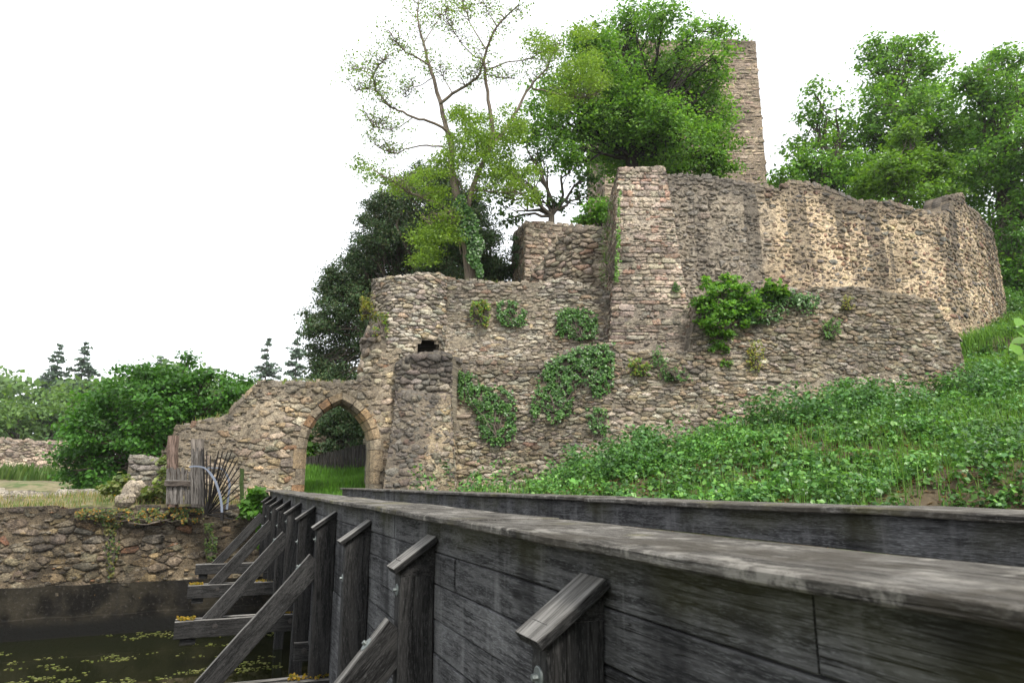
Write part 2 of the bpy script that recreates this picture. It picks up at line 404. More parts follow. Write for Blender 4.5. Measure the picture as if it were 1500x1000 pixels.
        for ring, (sc, hh) in enumerate(((1, -.05), (.97, .5*H), (.84, H))):
            for (x, y) in q:
                jx = random.uniform(-.07, .07)*w*(ring > 1); jy = random.uniform(-.09, .09)*h*(ring > 1)
                U.append(su+(x-su)*fu*sc+jx); Z.append(sz+(y-sz)*fz*sc+jy)
                Hh.append(hh+((x-su)*ta+(y-sz)*tb)*(ring > 0)*.8+(random.uniform(-.32, .32)*H+random.uniform(-.011, .011)*min(1, ms/.15) if ring else 0))
        U.append(su); Z.append(sz); Hh.append(H*random.uniform(.9, 1.3))
        Fs = []
        for r in range(2):
            for a in range(n):
                b = (a+1) % n; Fs += [(r*n+a, r*n+b, (r+1)*n+b), (r*n+a, (r+1)*n+b, (r+1)*n+a)]
        Fs += [(2*n+a, 2*n+(a+1) % n, 3*n) for a in range(n)]
        c = random.choices(pal, wts)[0]; br = random.uniform(.72, 1.3)
        tint = [min(.8, c[j]*br*random.uniform(.95, 1.05)) for j in range(3)]
        if k in ind: single.append((U, Z, Hh, Fs, tint, su, sz, sd_))
        else:
            BV.append(np.array([U, Z, Hh]).T); BF += [(a+off, b+off, c2+off) for a, b, c2 in Fs]; off += 3*n+1
            BT += [tint]*(3*n+1); 
    if BV:
        A = np.concatenate(BV); V = path.S(A[:, 0], A[:, 1], A[:, 2])
        me = make_mesh('rubble', V-ro, np.array(BF), stone, {'tint': BT, 'wuv': np.stack([A[:, 0], A[:, 1], topf(A[:, 0])-A[:, 1]], 1)})
        obj('rubble_stones', me, root, kind='stuff')
    for U, Z, Hh, Fs, tint, su, sz, sd_ in single:
        U, Z, Hh = map(np.array, (U, Z, Hh)); V = path.S(U, Z, Hh); c = V[-1]
        me = make_mesh(part, V-c, np.array(Fs), stone, {'tint': [tint]*len(V), 'wuv': np.stack([U, Z, topf(U)-Z], 1)})
        obj(part, me, root, loc=c-ro)
    # ---- loose, uneven course lying on top
    if capping:
        BV, BF, BT, BW = [], [], [], []; off = 0
        nr = max(2, int(thick/.3)); nr = min(nr, 5)
        for r in range(nr):
            u = random.uniform(0, sw*.5)
            while u < path.L:
                w = sw*random.uniform(.5, 1.5); 
                if hole is None or not hole(u, float(top(u))-.1):
                    hh = random.uniform(.05, .13)*min(1.6, sh/.15); dd = thick/nr; d0 = -r*dd-dd*.5+(.02 if r == 0 else 0)
                    pts = []
                    for (a, b) in ((-.5, -.5), (.5, -.5), (.5, .5), (-.5, .5)):
                        for lv in (-.08, hh):
                            k = .8 if lv > 0 else 1
                            uu = u+a*w*.92*k+random.uniform(-.03, .03); hz = float(topf(min(max(uu, 0), path.L)))
                            if lv > 0: hz = min(hz, float(topf(min(max(u, 0), path.L)))+.12)
                            pts.append((uu, hz+lv+random.uniform(-.03, .03)*(lv > 0), d0+b*dd*k))
                    BV += pts; q = off
                    BF += [(q+0, q+2, q+3, q+1), (q+2, q+4, q+5, q+3), (q+4, q+6, q+7, q+5), (q+6, q+0, q+1, q+7), (q+1, q+3, q+5, q+7)]
                    off += 8; c = random.choices(pal, wts)[0]; br = random.uniform(.7, 1.2); BT += [[c[j]*br for j in range(3)]]*8
                u += w
        A = np.array(BV); V = path.S(A[:, 0], A[:, 1], A[:, 2])
        me = make_mesh('top_stones', V-ro, np.array(BF), stone, {'tint': BT, 'wuv': np.stack([A[:, 0], A[:, 1], 0*A[:, 0]], 1)})
        obj('top_stones', me, root, kind='stuff')
    return root

GREY = [((.29, .27, .235), 4), ((.36, .335, .29), 3), ((.21, .195, .175), 3), ((.34, .29, .215), 2.0), ((.28, .20, .155), .6), ((.45, .425, .38), 1.4)]
BUFF = [((.36, .315, .24), 4), ((.31, .285, .24), 3), ((.38, .31, .21), 1.3), ((.25, .225, .19), 2), ((.30, .19, .13), .3), ((.42, .38, .31), 1.3)]
PINK = [((.40, .35, .305), 4), ((.33, .29, .255), 3), ((.34, .245, .205), 1.2), ((.24, .215, .195), 2), ((.42, .38, .33), 1.5), ((.22, .15, .125), .5)]
TOWER = [((.265, .23, .195), 4), ((.31, .27, .225), 3), ((.23, .185, .16), 2), ((.34, .28, .22), 1)]
UPPER = [((.33, .275, .21), 3), ((.24, .205, .17), 3), ((.42, .345, .25), 3), ((.26, .17, .13), 1), ((.20, .195, .19), 1.5)]
DARKW = [((.20, .175, .135), 4), ((.25, .215, .16), 3), ((.16, .145, .12), 2), ((.29, .23, .145), 1.6), ((.24, .14, .085), .4), ((.27, .25, .215), .6)]
PALE = [((.36, .35, .32), 4), ((.28, .27, .25), 3), ((.42, .40, .36), 2)]

m_grey = stone_material('grey rubble', lichen=.35, dark=.5, top=.5, patch=(.34,.27,.18), patch_amt=.35)
m_grey_m = stone_material('grey mortar', (.29, .26, .21), lichen=.2, dark=.4, top=.5, fine=40)
m_buff = stone_material('buff rubble', lichen=.25, dark=.25, top=.75)
m_buff_m = stone_material('buff mortar', (.40, .35, .275), lichen=.2, dark=.25, top=.7, fine=40)
m_pink = stone_material('reddish coursed stone', lichen=.45, dark=.25, top=.35)
m_pink_m = stone_material('pale mortar', (.42, .375, .32), lichen=.2, dark=.25, top=.3, fine=40)
m_upper = stone_material('upper wall stone', lichen=.15, dark=.15, top=.9, streak=.97, yellow=True, dark_col=(.075,.068,.06))
m_upper_m = stone_material('yellow lime mortar', (.60, .495, .36), lichen=.0, dark=.10, top=.9, streak=.95, yellow=True, fine=30, dark_col=(.075,.068,.06))
m_tower = stone_material('tower stone', lichen=.12, dark=.2, top=.3, fine=14)
m_tower_m = stone_material('tower mortar', (.27, .225, .18), lichen=.1, dark=.1, top=.3, fine=14)
m_dark = stone_material('damp moat stone', lichen=.3, dark=1., top=1.0, streak=.7, dark_col=(.022, .02, .018))
m_dark_m = stone_material('damp moat mortar', (.22, .18, .125), lichen=.15, dark=.8, top=1.0, streak=.7, fine=40, dark_col=(.022, .02, .018))
m_slab = stone_material('weathered stone with painted left shade', lichen=.25, dark=.35, top=.5, leftdark=.62)
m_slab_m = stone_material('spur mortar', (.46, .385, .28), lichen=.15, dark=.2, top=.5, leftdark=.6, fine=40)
m_spur = stone_material('spur stone', lichen=.2, dark=.6, top=.9)
m_pale = stone_material('pale ruin stone', lichen=.5, dark=.4, top=.3)
m_sand = stone_material('gate sandstone', lichen=.15, dark=.45, top=.0, fine=34, bstr=.35)

# ---- gate wall with pointed arch
gp = Path([XY(232, 19.2), XY(578, 21.4)])
g_top = gp.profile([(228, 690), (243, 655), (256, 630), (290, 617), (330, 610), (345, 590), (365, 576), (376, 560), (440, 561), (520, 565), (528, 554), (545, 547), (560, 520), (580, 515)])
uL, _ = gp.hit(447, 700); uR, _ = gp.hit(542, 700); _, zs = gp.hit(447, 657); _, za = gp.hit(492, 589)
ac = (uL+uR)/2; aw = (uR-uL)/2; rise = za-zs; AR = (aw*aw+rise*rise)/(2*aw); FR = .30
def arch_in(u, z, grow=0.):
    x = abs(u-ac)
    if z <= zs: return x < aw+grow
    return math.hypot(x+AR-aw, z-zs) < AR+grow
def gate_hole(u, z): return arch_in(u, z, .17)
gate_hole.through = True
gate = wall('gate_wall', 'ruined buff stone wall with a pointed gateway where the footbridge ends', 'wall', gp, g_top, lambda u: 0*np.asarray(u)-.95, .85,
            m_buff, m_buff_m, BUFF, sw=.27, sh=.145, hole=gate_hole, core_step=.11, rough=.07, proud=(-.012, .028))
def block(pts2, h0=.04, h1=-.9, cham=None):
    pass
def ring_block(secA, secB, tint, name):
    """a stone between two radial cross-sections; each is a list of (u, z, h)"""
    A = np.array(secA+secB); V = gp.S(A[:, 0], A[:, 1], A[:, 2]); n = len(secA); c = V.mean(0)
    F = [tuple(range(n))[::-1], tuple(range(n, 2*n))]+[(i, (i+1) % n, n+(i+1) % n, n+i) for i in range(n)]
    me = make_mesh(name, V-c, F, m_sand, {'tint': [tint]*len(V), 'wuv': np.stack([A[:, 0], A[:, 1], A[:, 1]*0+3+A[:, 2]], 1)})
    obj(name, me, gate, loc=c-np.array(gate.location))
SAND = [(.30, .24, .165), (.27, .225, .165), (.34, .25, .15), (.25, .22, .175), (.31, .20, .12), (.28, .25, .20)]
for s in (-1, 1):
    z = -.95; k = 0
    while z < zs-.05:                                       # jamb stones
        h = random.uniform(.34, .56); z1 = min(z+h, zs)
        if zs-z1 < .2: z1 = zs
        fw = FR+(.07 if k % 2 else -.02)
        def sec(zz): return [(ac+s*(aw+r), zz, hh) for r, hh in ((0, -.92), (0, -.10), (.10, .05), (fw, .05), (fw, -.92))]
        ring_block(sec(z+.006), sec(z1-.006), random.choice(SAND), 'jamb_stone'); z = z1; k += 1
    tm = math.acos((AR-aw)/AR); nv = 6
    for k in range(nv):                                     # voussoirs
        t0 = tm*k/nv+.008; t1 = tm*(k+1)/nv-(.008 if k < nv-1 else 0)
        def sec(t, last=False):
            r_ = []
            for r, hh in ((0, -.92), (0, -.10), (.10, .05), (FR, .05), (FR, -.92)):
                x = (AR+r)*math.cos(t)-(AR-aw); zz = zs+(AR+r)*math.sin(t)
                if x < .004 or last:
                    x = .004; zz = zs+math.sqrt(max((AR+r)**2-(AR-aw+.004)**2, 0))
                r_.append((ac+s*x, zz, hh))
            return r_
        c = random.choice(SAND); c = tuple(v*(.8 if k > 3 else 1) for v in c)
        ring_block(sec(t0), sec(t1, k == nv-1), c, 'voussoir')

# ---- masonry left of and above the gate: round turret, spur, buttress, curtain
tc = XY(601, 23.2, 480); TR = 1.33
def arc(c, r, a0, a1, n): return [(c[0]+r*math.cos(math.radians(a)), c[1]+r*math.sin(math.radians(a))) for a in np.linspace(a0, a1, n)]
tp = Path(arc(tc, TR, 150, 350, 21))
tz = at(600, 401, 21.9)[2]
hu, hz = tp.hit(628, 506)
def niche(u, z): return abs(u-hu) < .38 and -.45 < z-hz < .20-abs(u-hu)*.4
tt = tp.profile([(556, 408), (575, 402), (600, 400), (625, 400), (648, 408)])
wall('round_turret', 'round broken turret stump of pale grey stone above the gateway', 'turret', tp, lambda u: tz+.12*np.sin(np.asarray(u)*1.5+1.2), lambda u: 0*np.asarray(u)+1.5, 1.0,
     m_pink, m_grey_m, PALE+GREY, sw=.25, sh=.10, hole=niche, core_bot=-1.0, core_step=.12, proud=(.02, .06), vis=lambda x, y: y < 560 and x < 655)
bp = Path(arc(tc, TR+.26, 165, 244, 10))
wall('broken_masonry', 'broken outer skin of masonry bulging left below the round turret', 'masonry', bp, lambda u: at(560, 470, 22)[2]-.35*np.abs(np.sin(np.asarray(u)*1.7)), lambda u: 0*np.asarray(u)+3.0, .4,
     m_grey, m_grey_m, GREY, sw=.4, sh=.19, core_bot=2.95, rough=.16, proud=(.03, .12), n_ind=120, vis=lambda x, y: y < 560)
sp = Path([XY(579, 21.15, 560), XY(663, 20.8, 560)])
wall('spur_wall', 'dark slabby masonry spur between the round turret and the squat buttress', 'masonry', sp, sp.profile([(578, 538), (600, 522), (625, 512), (650, 516), (668, 522), (677, 534)]),
     lambda u: 0*np.asarray(u)+2.4, 1.0, m_spur, m_grey_m, [((.15, .14, .13), 4), ((.21, .195, .175), 2)], sw=.26, sh=.13, core_bot=0, rough=.06, n_ind=150, vis=lambda x, y: y < 580)
bx0, bx1 = XY(562, 20.0, 715), XY(667, 20.05, 715)
sb = Path([(bx0[0]+.15, 21.9), bx0, bx1, (bx1[0]-.05, 21.6)], batter=.075, z0=-.3)
sbz0 = sb.hit(577, 572)[1]; 
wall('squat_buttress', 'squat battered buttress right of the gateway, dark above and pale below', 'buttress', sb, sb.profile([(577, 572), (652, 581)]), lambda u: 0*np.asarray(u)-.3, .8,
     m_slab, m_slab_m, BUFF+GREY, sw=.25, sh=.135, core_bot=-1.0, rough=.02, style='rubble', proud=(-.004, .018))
cp = Path([XY(640, 22.75, 450), XY(915, 22.4, 450)], batter=.02, z0=5)
wall('curtain_wall', 'grey stone curtain wall between the round turret and the tall buttress', 'wall', cp, cp.profile([(640, 404), (660, 408), (700, 411), (760, 413), (800, 414), (822, 409), (868, 420), (880, 428), (915, 426)]),
     cp.profile([(640, 560), (915, 560)]), 1.0, m_grey, m_grey_m, GREY+PALE, sw=.25, sh=.10, proud=(.0, .04), vis=lambda x, y: y < 525 and 655 < x < 903, core_bot=0)
lp = Path([XY(628, 21.25, 640), XY(905, 20.7, 640), XY(1020, 20.75, 640), XY(1200, 21.1, 640), XY(1436, 22.0, 600)], batter=.10, z0=0)
wall('lower_wall', 'broad leaning lower wall of grey rubble above the nettle bank', 'wall', lp,
     lp.profile([(628, 524), (680, 526), (740, 528), (790, 533), (830, 515), (870, 504), (900, 498), (912, 512), (1010, 515), (1016, 470), (1025, 442), (1060, 430), (1190, 424), (1250, 421), (1300, 429), (1368, 438), (1378, 462), (1400, 490), (1432, 532), (1438, 555)]),
     lp.profile([(628, 740), (860, 720), (1000, 668), (1100, 640), (1438, 598)]), 1.0, m_grey, m_grey_m, GREY+DARKW[:2], sw=.25, sh=.105, proud=(.0, .05), rough=.05, core_bot=-1.0)
a0, a1 = XY(893, 21.6, 500), XY(1017, 21.7, 500)
tb = Path([(a0[0]+.1, 25.2), a0, a1, (a1[0]+.1, 24.6)], batter=.085, z0=4.2)
wall('tall_buttress', 'tall battered tower buttress of coursed pinkish stone, the highest block of the front wall', 'buttress', tb, tb.profile([(915, 247), (995, 247)]), lambda u: 0*np.asarray(u)+3.2, 1.05,
     m_pink, m_pink_m, PINK, sw=.34, sh=.16, style='coursed', core_bot=0, rough=.015, proud=(.0, .03), vis=lambda x, y: y < 530)
up = Path([XY(975, 23.7, 420), XY(1150, 23.9, 420), XY(1290, 24.4, 420), XY(1395, 25.0, 420), XY(1430, 26.0, 420), XY(1455, 27.8, 420), XY(1472, 30.5, 420)], batter=.02, z0=5)
wall('upper_wall', 'long high castle wall with yellow mortar and black rain streaks', 'wall', up,
     up.profile([(975, 262), (1000, 257), (1040, 260), (1090, 270), (1130, 277), (1146, 282), (1149, 266), (1200, 272), (1235, 284), (1258, 297), (1272, 293), (1300, 298), (1340, 308), (1378, 314), (1390, 306), (1393, 286), (1411, 283), (1416, 302), (1432, 314), (1447, 330), (1460, 345), (1472, 360)]),
     up.profile([(975, 475), (1290, 478), (1400, 500), (1475, 500)]), 1.1, m_upper, m_upper_m, UPPER, sw=.25, sh=.165, gap=.035, proud=(.0, .03), core_bot=3.0, rough=.06)
ma = Path([XY(748, 29.5, 390), XY(768, 26.2, 390), XY(842, 26.8, 390)], batter=.03, z0=7)
wall('inner_wall', 'squared stone wall behind the curtain wall with ivy on its left corner', 'wall', ma, ma.profile([(750, 345), (771, 326), (800, 327), (842, 330)]), lambda u: 0*np.asarray(u)+7.0, .9,
     m_pink, m_pink_m, TOWER+PINK[:3]+[((.16, .15, .15), 1.2)], sw=.34, sh=.165, style='coursed', core_bot=4.5, rough=.02, proud=(.01, .03))
mb = Path([XY(776, 26.0, 390), XY(838, 24.6, 390), XY(912, 24.4, 390)], batter=.03, z0=7)
wall('raking_wall', 'broken wall with a raking left shoulder, just left of the tall buttress', 'wall', mb, mb.profile([(776, 412), (800, 378), (832, 337), (838, 331), (870, 333), (895, 335), (912, 338)]), lambda u: 0*np.asarray(u)+6.6, .9,
     m_grey, m_grey_m, PINK+GREY[:2], sw=.36, sh=.17, core_bot=4.5, rough=.05, proud=(.02, .08))
t0, t1 = XY(886, 44.5, 270), XY(1123.5, 44.5, 270)
kp = Path([(t0[0], 55), t0, t1, (t1[0]-.01, 55)])
kz = at(1100, 60, 44.5)[2]; wu_, wz_ = kp.hit(1078, 265)
def slit(u, z): return abs(u-wu_) < .17 and abs(z-wz_) < .2
wall('castle_keep', 'square keep tower of brown coursed stone behind the trees', 'tower', kp, lambda u: 0*np.asarray(u)+kz, lambda u: 0*np.asarray(u)+19.5, 2.2,
     m_tower, m_tower_m, TOWER, sw=.58, sh=.30, style='coursed', chips=0, core_bot=6, rough=.03, proud=(.0, .018), hole=slit, core_step=.34, gap=.025, vis=lambda x, y: y < 280 and x > 980)

# ---- moat wall, footing, ruin stub, kerb, far wall
mp = Path([(-22, 14.2), (-15.5, 15.4), (-11.9, 16.6), (-8.6, 18.0), (-6.2, 18.9), (-2.5, 20.2)])
m_z = lambda u: 0*np.asarray(u)-.57
mw = wall('moat_wall', 'black stained rubble retaining wall rising from the green moat water', 'wall', mp, m_z, lambda u: 0*np.asarray(u)-2.42, .8,
          m_dark, m_dark_m, DARKW, sw=.36, sh=.18, proud=(-.012, .035), core_bot=-4.2, rough=.03, capping=False, gap=.004)
def concrete():
    t = NT('wet footing concrete'); w = t.attr('wuv'); u, z, d = t.sep(w)
    n = t.noise(w, 1.3, 5, .6); f = t.noise(w, 14, 4)
    c = t.mix(t.ramp(n, .38, .65), (.005, .0045, .0035), (.030, .026, .018)); c = t.mix(t.math('MULTIPLY', t.ramp(f, .55, .7), .35), c, (.09, .082, .07))
    st = t.noise(t.vmul(w, (1, .15, 0)), 2.2, 4, .6); c = t.mix(t.math('MULTIPLY', t.ramp(st, .5, .65), .7), c, (.013, .012, .011))
    c = t.mix(t.math('MULTIPLY', t.ramp(t.noise(w, 6, 5, .7), .66, .74), t.ramp(z, -3.1, -2.7)), c, (.13, .075, .02))
    c = t.mix(t.ramp(z, -3.30, -3.05, 1, 0), c, (.008, .008, .007))
    return t.out(c, .8, f, .5, .03, .12)
m_foot = concrete()
us = np.arange(0, mp.L, .25); V = []; F = []
prof = [(-2.36, -.1), (-2.38, .09), (-3.06, .12), (-3.08, .17), (-4.2, .20)]
W = []
for uu in us:
    for z, h in prof:
        zj = z+(vnoise(uu*2, z, 5)-.5)*.05; V.append(mp.S(np.array(uu), np.array(zj), h+(vnoise(uu*3, z*3, 2)-.5)*.03)); W.append((uu, zj, 0))
n = len(prof)
for a in range(len(us)-1):
    for b in range(n-1): F.append((a*n+b, a*n+b+1, (a+1)*n+b+1, (a+1)*n+b))
obj('concrete_footing', make_mesh('concrete_footing', np.array(V)-np.array(mw.location), F, m_foot, {'wuv': W}), mw)

rp = Path([XY(186, 18.9, 700), XY(246, 19.1, 700)])
wall('ruin_stub', 'low pale grey ruined wall end left of the gate wall, beside the old wooden posts', 'wall', rp, rp.profile([(186, 668), (215, 667), (246, 674)]), lambda u: 0*np.asarray(u)-.5, .6,
     m_pale, m_grey_m, PALE, sw=.34, sh=.11, core_bot=-.9, rough=.06, n_ind=150)
kb = Path([XY(-60, 20.3, 725), XY(165, 21.0, 725)])
wall('low_kerb_wall', 'long low grey garden wall at the left edge behind the moat', 'wall', kb, kb.profile([(-60, 722), (165, 724)]), lambda u: 0*np.asarray(u)-.62, .35,
     m_pale, stone_material('grey kerb render', (.27, .26, .235), lichen=.3, dark=.3, top=.1), PALE, sw=.5, sh=.18, core_bot=-1, rough=.015, proud=(.003, .012), n_ind=60)
fp = Path([XY(-140, 56, 690), XY(110, 60, 690)])
wall('distant_wall', 'distant brown rubble wall at the far left below the wood', 'wall', fp, fp.profile([(-140, 640), (40, 645), (110, 652)]), lambda u: 0*np.asarray(u)-.9, 1.0,
     stone_material('distant stone', lichen=.2, dark=.2, top=.35, fine=9), stone_material('distant mortar', (.25, .205, .165), lichen=.15, dark=.2, top=.3, fine=9), TOWER+PINK[:2], sw=.5, sh=.24, core_bot=-2, rough=.12, n_ind=0, core_step=.5, chips=0)
rb = Path([XY(452, 27.5, 640), XY(470, 28.5, 640), XY(500, 29, 640)])
wall('courtyard_wall', 'narrow grey wall end glimpsed through the gateway', 'wall', rb, lambda u: 0*np.asarray(u)+3.6, lambda u: 0*np.asarray(u)+.4, .6,
     m_grey, m_grey_m, GREY, sw=.4, sh=.13, core_bot=-1, n_ind=60)
#==PART2==
# ------------------------------------------------------------------ ground, moat, water
ctrl = [(-40, 20, -.6), (-22, 16, -.5), (-16, 16.5, -.55), (-12, 17.2, -.58), (-9, 18.5, -.56), (-6.5, 19.4, -.6), (-4.6, 20.2, -.65), (-9.5, 19.6, -.25), (-12, 20.5, -.35), (-16, 22, -.5),
        (-6.5, 21.5, -.7), (-5, 21.5, -.7), (-3, 19.9, -.7), (-6.5, 24, -.1), (-5, 23.5, .0), (-4, 25, .7), (-7.5, 26.5, .5), (-5.5, 26, .7), (-4, 28, 2.2), (-10, 27, -.4), (-14, 30, -.5), (-20, 40, -.7), (-40, 60, -.9), (-30, 60, -.9), (-80, 90, 0), (-40, 100, .5),
        (0, 19.5, -.5), (2.2, 19.2, -.1), (4, 18.8, .45), (6, 18.9, 1.15), (8, 19, 1.6), (11, 19.7, 1.95), (14.6, 20.5, 2.35),
        (-2, 15, -1.0), (2, 14, -.9), (6, 13.5, -.3), (10, 13.5, .4), (14, 15, .9), (4, 11.5, -1.0), (8, 10.8, -.6), (12, 11, .1), (17, 13, .6), (18, 18, 2.1), (20, 21, 3.7), (16.2, 22.5, 3.6), (17.5, 24.5, 5.2), (20.5, 26.5, 6.0), (25, 25, 6.0), (24, 30, 7.2), (30, 20, 5)]
back = [(-3, 26, 4.8), (-1, 24, 6.2), (3, 24, 6.0), (6, 24, 5.0), (12, 24, 5.0), (16, 27, 6.5), (0, 30, 6.5), (8, 32, 8), (15, 35, 9), (25, 34, 9), (10, 45, 10), (22, 45, 11), (40, 50, 12), (-5, 33, 3.5), (-10, 40, 1.5), (-20, 60, .5), (0, 60, 8), (60, 80, 10), (0, 120, 6), (100, 30, 8)]
CF, CB = np.array(ctrl), np.array(ctrl[:26]+back)
def idw(C, X, Y, p=3.2):
    d2 = (X[..., None]-C[:, 0])**2+(Y[..., None]-C[:, 1])**2+.15; w = d2**(-p/2); return (w*C[:, 2]).sum(-1)/w.sum(-1)
def sst(a, b, x):
    t = np.clip((x-a)/(b-a), 0, 1); return t*t*(3-2*t)
mpx = np.array([(-60, 8), (-22, 14.2), (-15.5, 15.4), (-11.9, 16.6), (-8.6, 18.0), (-6.2, 18.9), (-2.5, 20.2)])
def ground_z(X, Y):
    X = np.asarray(X, float); Y = np.asarray(Y, float)
    zf = idw(CF, X, Y); zb = idw(CB, X, Y)
    m = sst(22.9, 23.4, Y)*sst(-3.6, -3.0, X)*(1-sst(14.6, 15.6, X)); far = sst(28, 33, Y)
    z = zf*(1-np.maximum(m, far))+zb*np.maximum(m, far)
    z = z+(vnoise(X*1.1, Y*1.1, 4)-.5)*.12+(vnoise(X*.35, Y*.35, 8)-.5)*.2*(Y > 8)*sst(-3, 0, X)
    wy = np.interp(X, mpx[:, 0], mpx[:, 1])
    lf = 1-sst(-3.4, -2.6, X)
    pitl = 1-sst(.02, .30, Y-wy-.12)                           # left: sheer at the moat wall
    pitr = 1-sst(9.5, 14.0, Y+.35*np.minimum(X-4, 0))               # right: an earth bank
    pit = pitl*lf+(pitr)*(1-lf)
    nearb = sst(2.0, 4.5, Y+.25*X*(X < 0))
    nb = -1.62+(vnoise(X, Y, 2)-.5)*.05
    lowz = nb*(1-nearb)+(-4.9)*nearb
    return z*(1-pit)+lowz*pit
xs = np.unique(np.concatenate([np.arange(-24, 30, .3), np.arange(-120, -24, 6), np.arange(30, 130, 6), [-600, -300, 300, 600]]))
ys = np.unique(np.concatenate([np.arange(-6, 34, .3), np.arange(34, 150, 5), [-300, -80, -30, 250, 450, 900]]))
GX, GY = np.meshgrid(xs, ys, indexing='ij'); GZ = ground_z(GX, GY)
GZ = np.where((GY > 120), GZ*np.clip((200-GY)/80, 0, 1)+np.clip((GY-120)/80, 0, 1)*2, GZ)
nx_, ny_ = GX.shape; I = np.arange(nx_*ny_).reshape(nx_, ny_)
Fq = np.stack([I[:-1, :-1], I[1:, :-1], I[1:, 1:], I[:-1, 1:]], -1).reshape(-1, 4)
t = NT('ground earth and litter'); pos = t.n('NewGeometry').outputs['Position']
n1 = t.noise(pos, .5, 4); n2 = t.noise(pos, 9, 5, .7); n3 = t.noise(pos, 2.2, 3)
gcol = t.mix(n2, (.045, .034, .02), (.13, .10, .062)); gcol = t.mix(t.ramp(n1, .42, .6), gcol, t.mix(n2, (.03, .055, .015), (.09, .14, .035)))
px_, py_, pz_ = t.sep(pos)
farf = t.ramp(py_, 15.5, 20); leftf = t.ramp(px_, -8.0, -6.2, 1, 0)
gcol = t.mix(t.math('MULTIPLY', leftf, t.ramp(n3, .35, .6)), gcol, t.mix(n2, (.12, .105, .055), (.25, .215, .12)))
m_ground = t.out(gcol, .95, n2, .8, .04)
g = obj('ground', make_mesh('ground', np.stack([GX, GY, GZ], -1).reshape(-1, 3), Fq, m_ground, smooth=True)); g['kind'] = 'structure'

t = NT('dark moat water'); pos = t.n('NewGeometry').outputs['Position']
wn_ = t.noise(pos, 2.5, 3); wc = t.mix(t.noise(pos, .5, 3), (.005, .007, .002), (.012, .013, .004))
m_water = t.out(wc, .04, t.noise(t.vmul(pos, (1, 1, 1)), 5, 2), .04, .01, .5)
WZ = -3.52
g = obj('moat_water', make_mesh('moat_water', [(-60, 0, WZ), (12, 0, WZ), (12, 22, WZ), (-60, 22, WZ)], [(0, 1, 2, 3)], m_water)); g['kind'] = 'structure'

# ------------------------------------------------------------------ foliage helpers
GREEN = [(.075, .16, .022), (.095, .19, .028), (.06, .135, .022), (.12, .21, .035)]
def leaves(C, N, size, cols, cvar=.25, aspect=1.5, fold=.25, tone=None, six=False):
    """C centres, N facing directions, size per leaf: folded leaf blades of 2 (or 4) triangles"""
    n = len(C); C = np.asarray(C, float); N = N/np.maximum(np.linalg.norm(N, axis=1, keepdims=True), 1e-6)
    R = rng.normal(size=(n, 3)); T = R-N*(R*N).sum(1, keepdims=True); T /= np.maximum(np.linalg.norm(T, axis=1, keepdims=True), 1e-6)
    B = np.cross(N, T); s = np.asarray(size, float).reshape(-1, 1)*np.ones((n, 1))
    a = s*.5*aspect; b = s*.5; up = N*s*fold*.5
    if six:
        P = [C-T*a, C-T*a*.25+B*b+up, C+T*a*.45+B*b*.8+up, C+T*a, C+T*a*.45-B*b*.8+up, C-T*a*.25-B*b+up]
        V = np.stack(P, 1).reshape(-1, 3); k = np.arange(n)*6
        F = np.stack([np.stack([k, k+3, k+2, k+1], 1), np.stack([k, k+5, k+4, k+3], 1)], 1).reshape(-1, 4); m = 6
    else:
        V = np.stack([C-T*a, C+B*b+up, C+T*a, C-B*b+up], 1).reshape(-1, 3); k = np.arange(n)*4
        F = np.stack([np.stack([k, k+2, k+1], 1), np.stack([k, k+3, k+2], 1)], 1).reshape(-1, 3); m = 4
    cols = np.array(cols); c = cols[rng.integers(0, len(cols), n)]*(1+rng.uniform(-cvar, cvar, (n, 1)))
    if tone is not None: c = c*tone.reshape(-1, 1) if tone.ndim == 1 else c*tone
    return V, F, np.repeat(np.clip(c, 0, .8), m, 0)
m_leaf = leaf_material('broad leaves', .42, .5)
m_nettle = leaf_material('nettle leaves', .3, .36)
m_dleaf = leaf_material('dark glossy leaves', .18, .35)
m_needle = leaf_material('needles', .12, .6)
m_grass = leaf_material('grass blades', .45, .6)
def bark(name, a, b):
    t = NT(name); g = t.attr('gco'); f = t.noise(t.vmul(g, (2, 18, 18)), 1, 5, .7); f2 = t.noise(g, 3, 3)
    c = t.mix(t.ramp(f, .35, .65), a, b); c = t.mix(1, c, t.mix(f2, (.7, .7, .7), (1.25, 1.22, 1.15)), 'MULTIPLY'); return t.out(c, .95, f, 1, .03)
m_dbark = bark('dark bark', (.012, .010, .009), (.06, .05, .042)); m_bark = bark('grey bark', (.035, .03, .026), (.16, .135, .11)); m_bark2 = bark('robinia bark', (.07, .055, .045), (.27, .225, .18))

def tube(pts, rad, sides=6):
    P = np.array(pts, float); n = len(P); r = np.array(rad, float)
    T = np.gradient(P, axis=0); T /= np.maximum(np.linalg.norm(T, axis=1, keepdims=True), 1e-9)
    A = np.cross(T, (0.31, .91, .27)); A /= np.maximum(np.linalg.norm(A, axis=1, keepdims=True), 1e-9); B = np.cross(T, A)
    th = np.arange(sides)*2*math.pi/sides
    V = P[:, None]+(A[:, None]*np.cos(th)[None, :, None]+B[:, None]*np.sin(th)[None, :, None])*r[:, None, None]
    L = np.concatenate([[0], np.cumsum(np.linalg.norm(P[1:]-P[:-1], axis=1))])
    G = np.stack([np.repeat(L[:, None], sides, 1), np.cos(th)[None]*r[:, None]*2+0*V[..., 0], np.sin(th)[None]*r[:, None]*2+0*V[..., 0]], -1)
    i = np.arange(n-1)[:, None]*sides; k = np.arange(sides)[None]; k2 = (k+1) % sides
    F = np.stack([i+k, i+k2, i+sides+k2, i+sides+k], -1).reshape(-1, 4)
    return V.reshape(-1, 3), F, G.reshape(-1, 3)
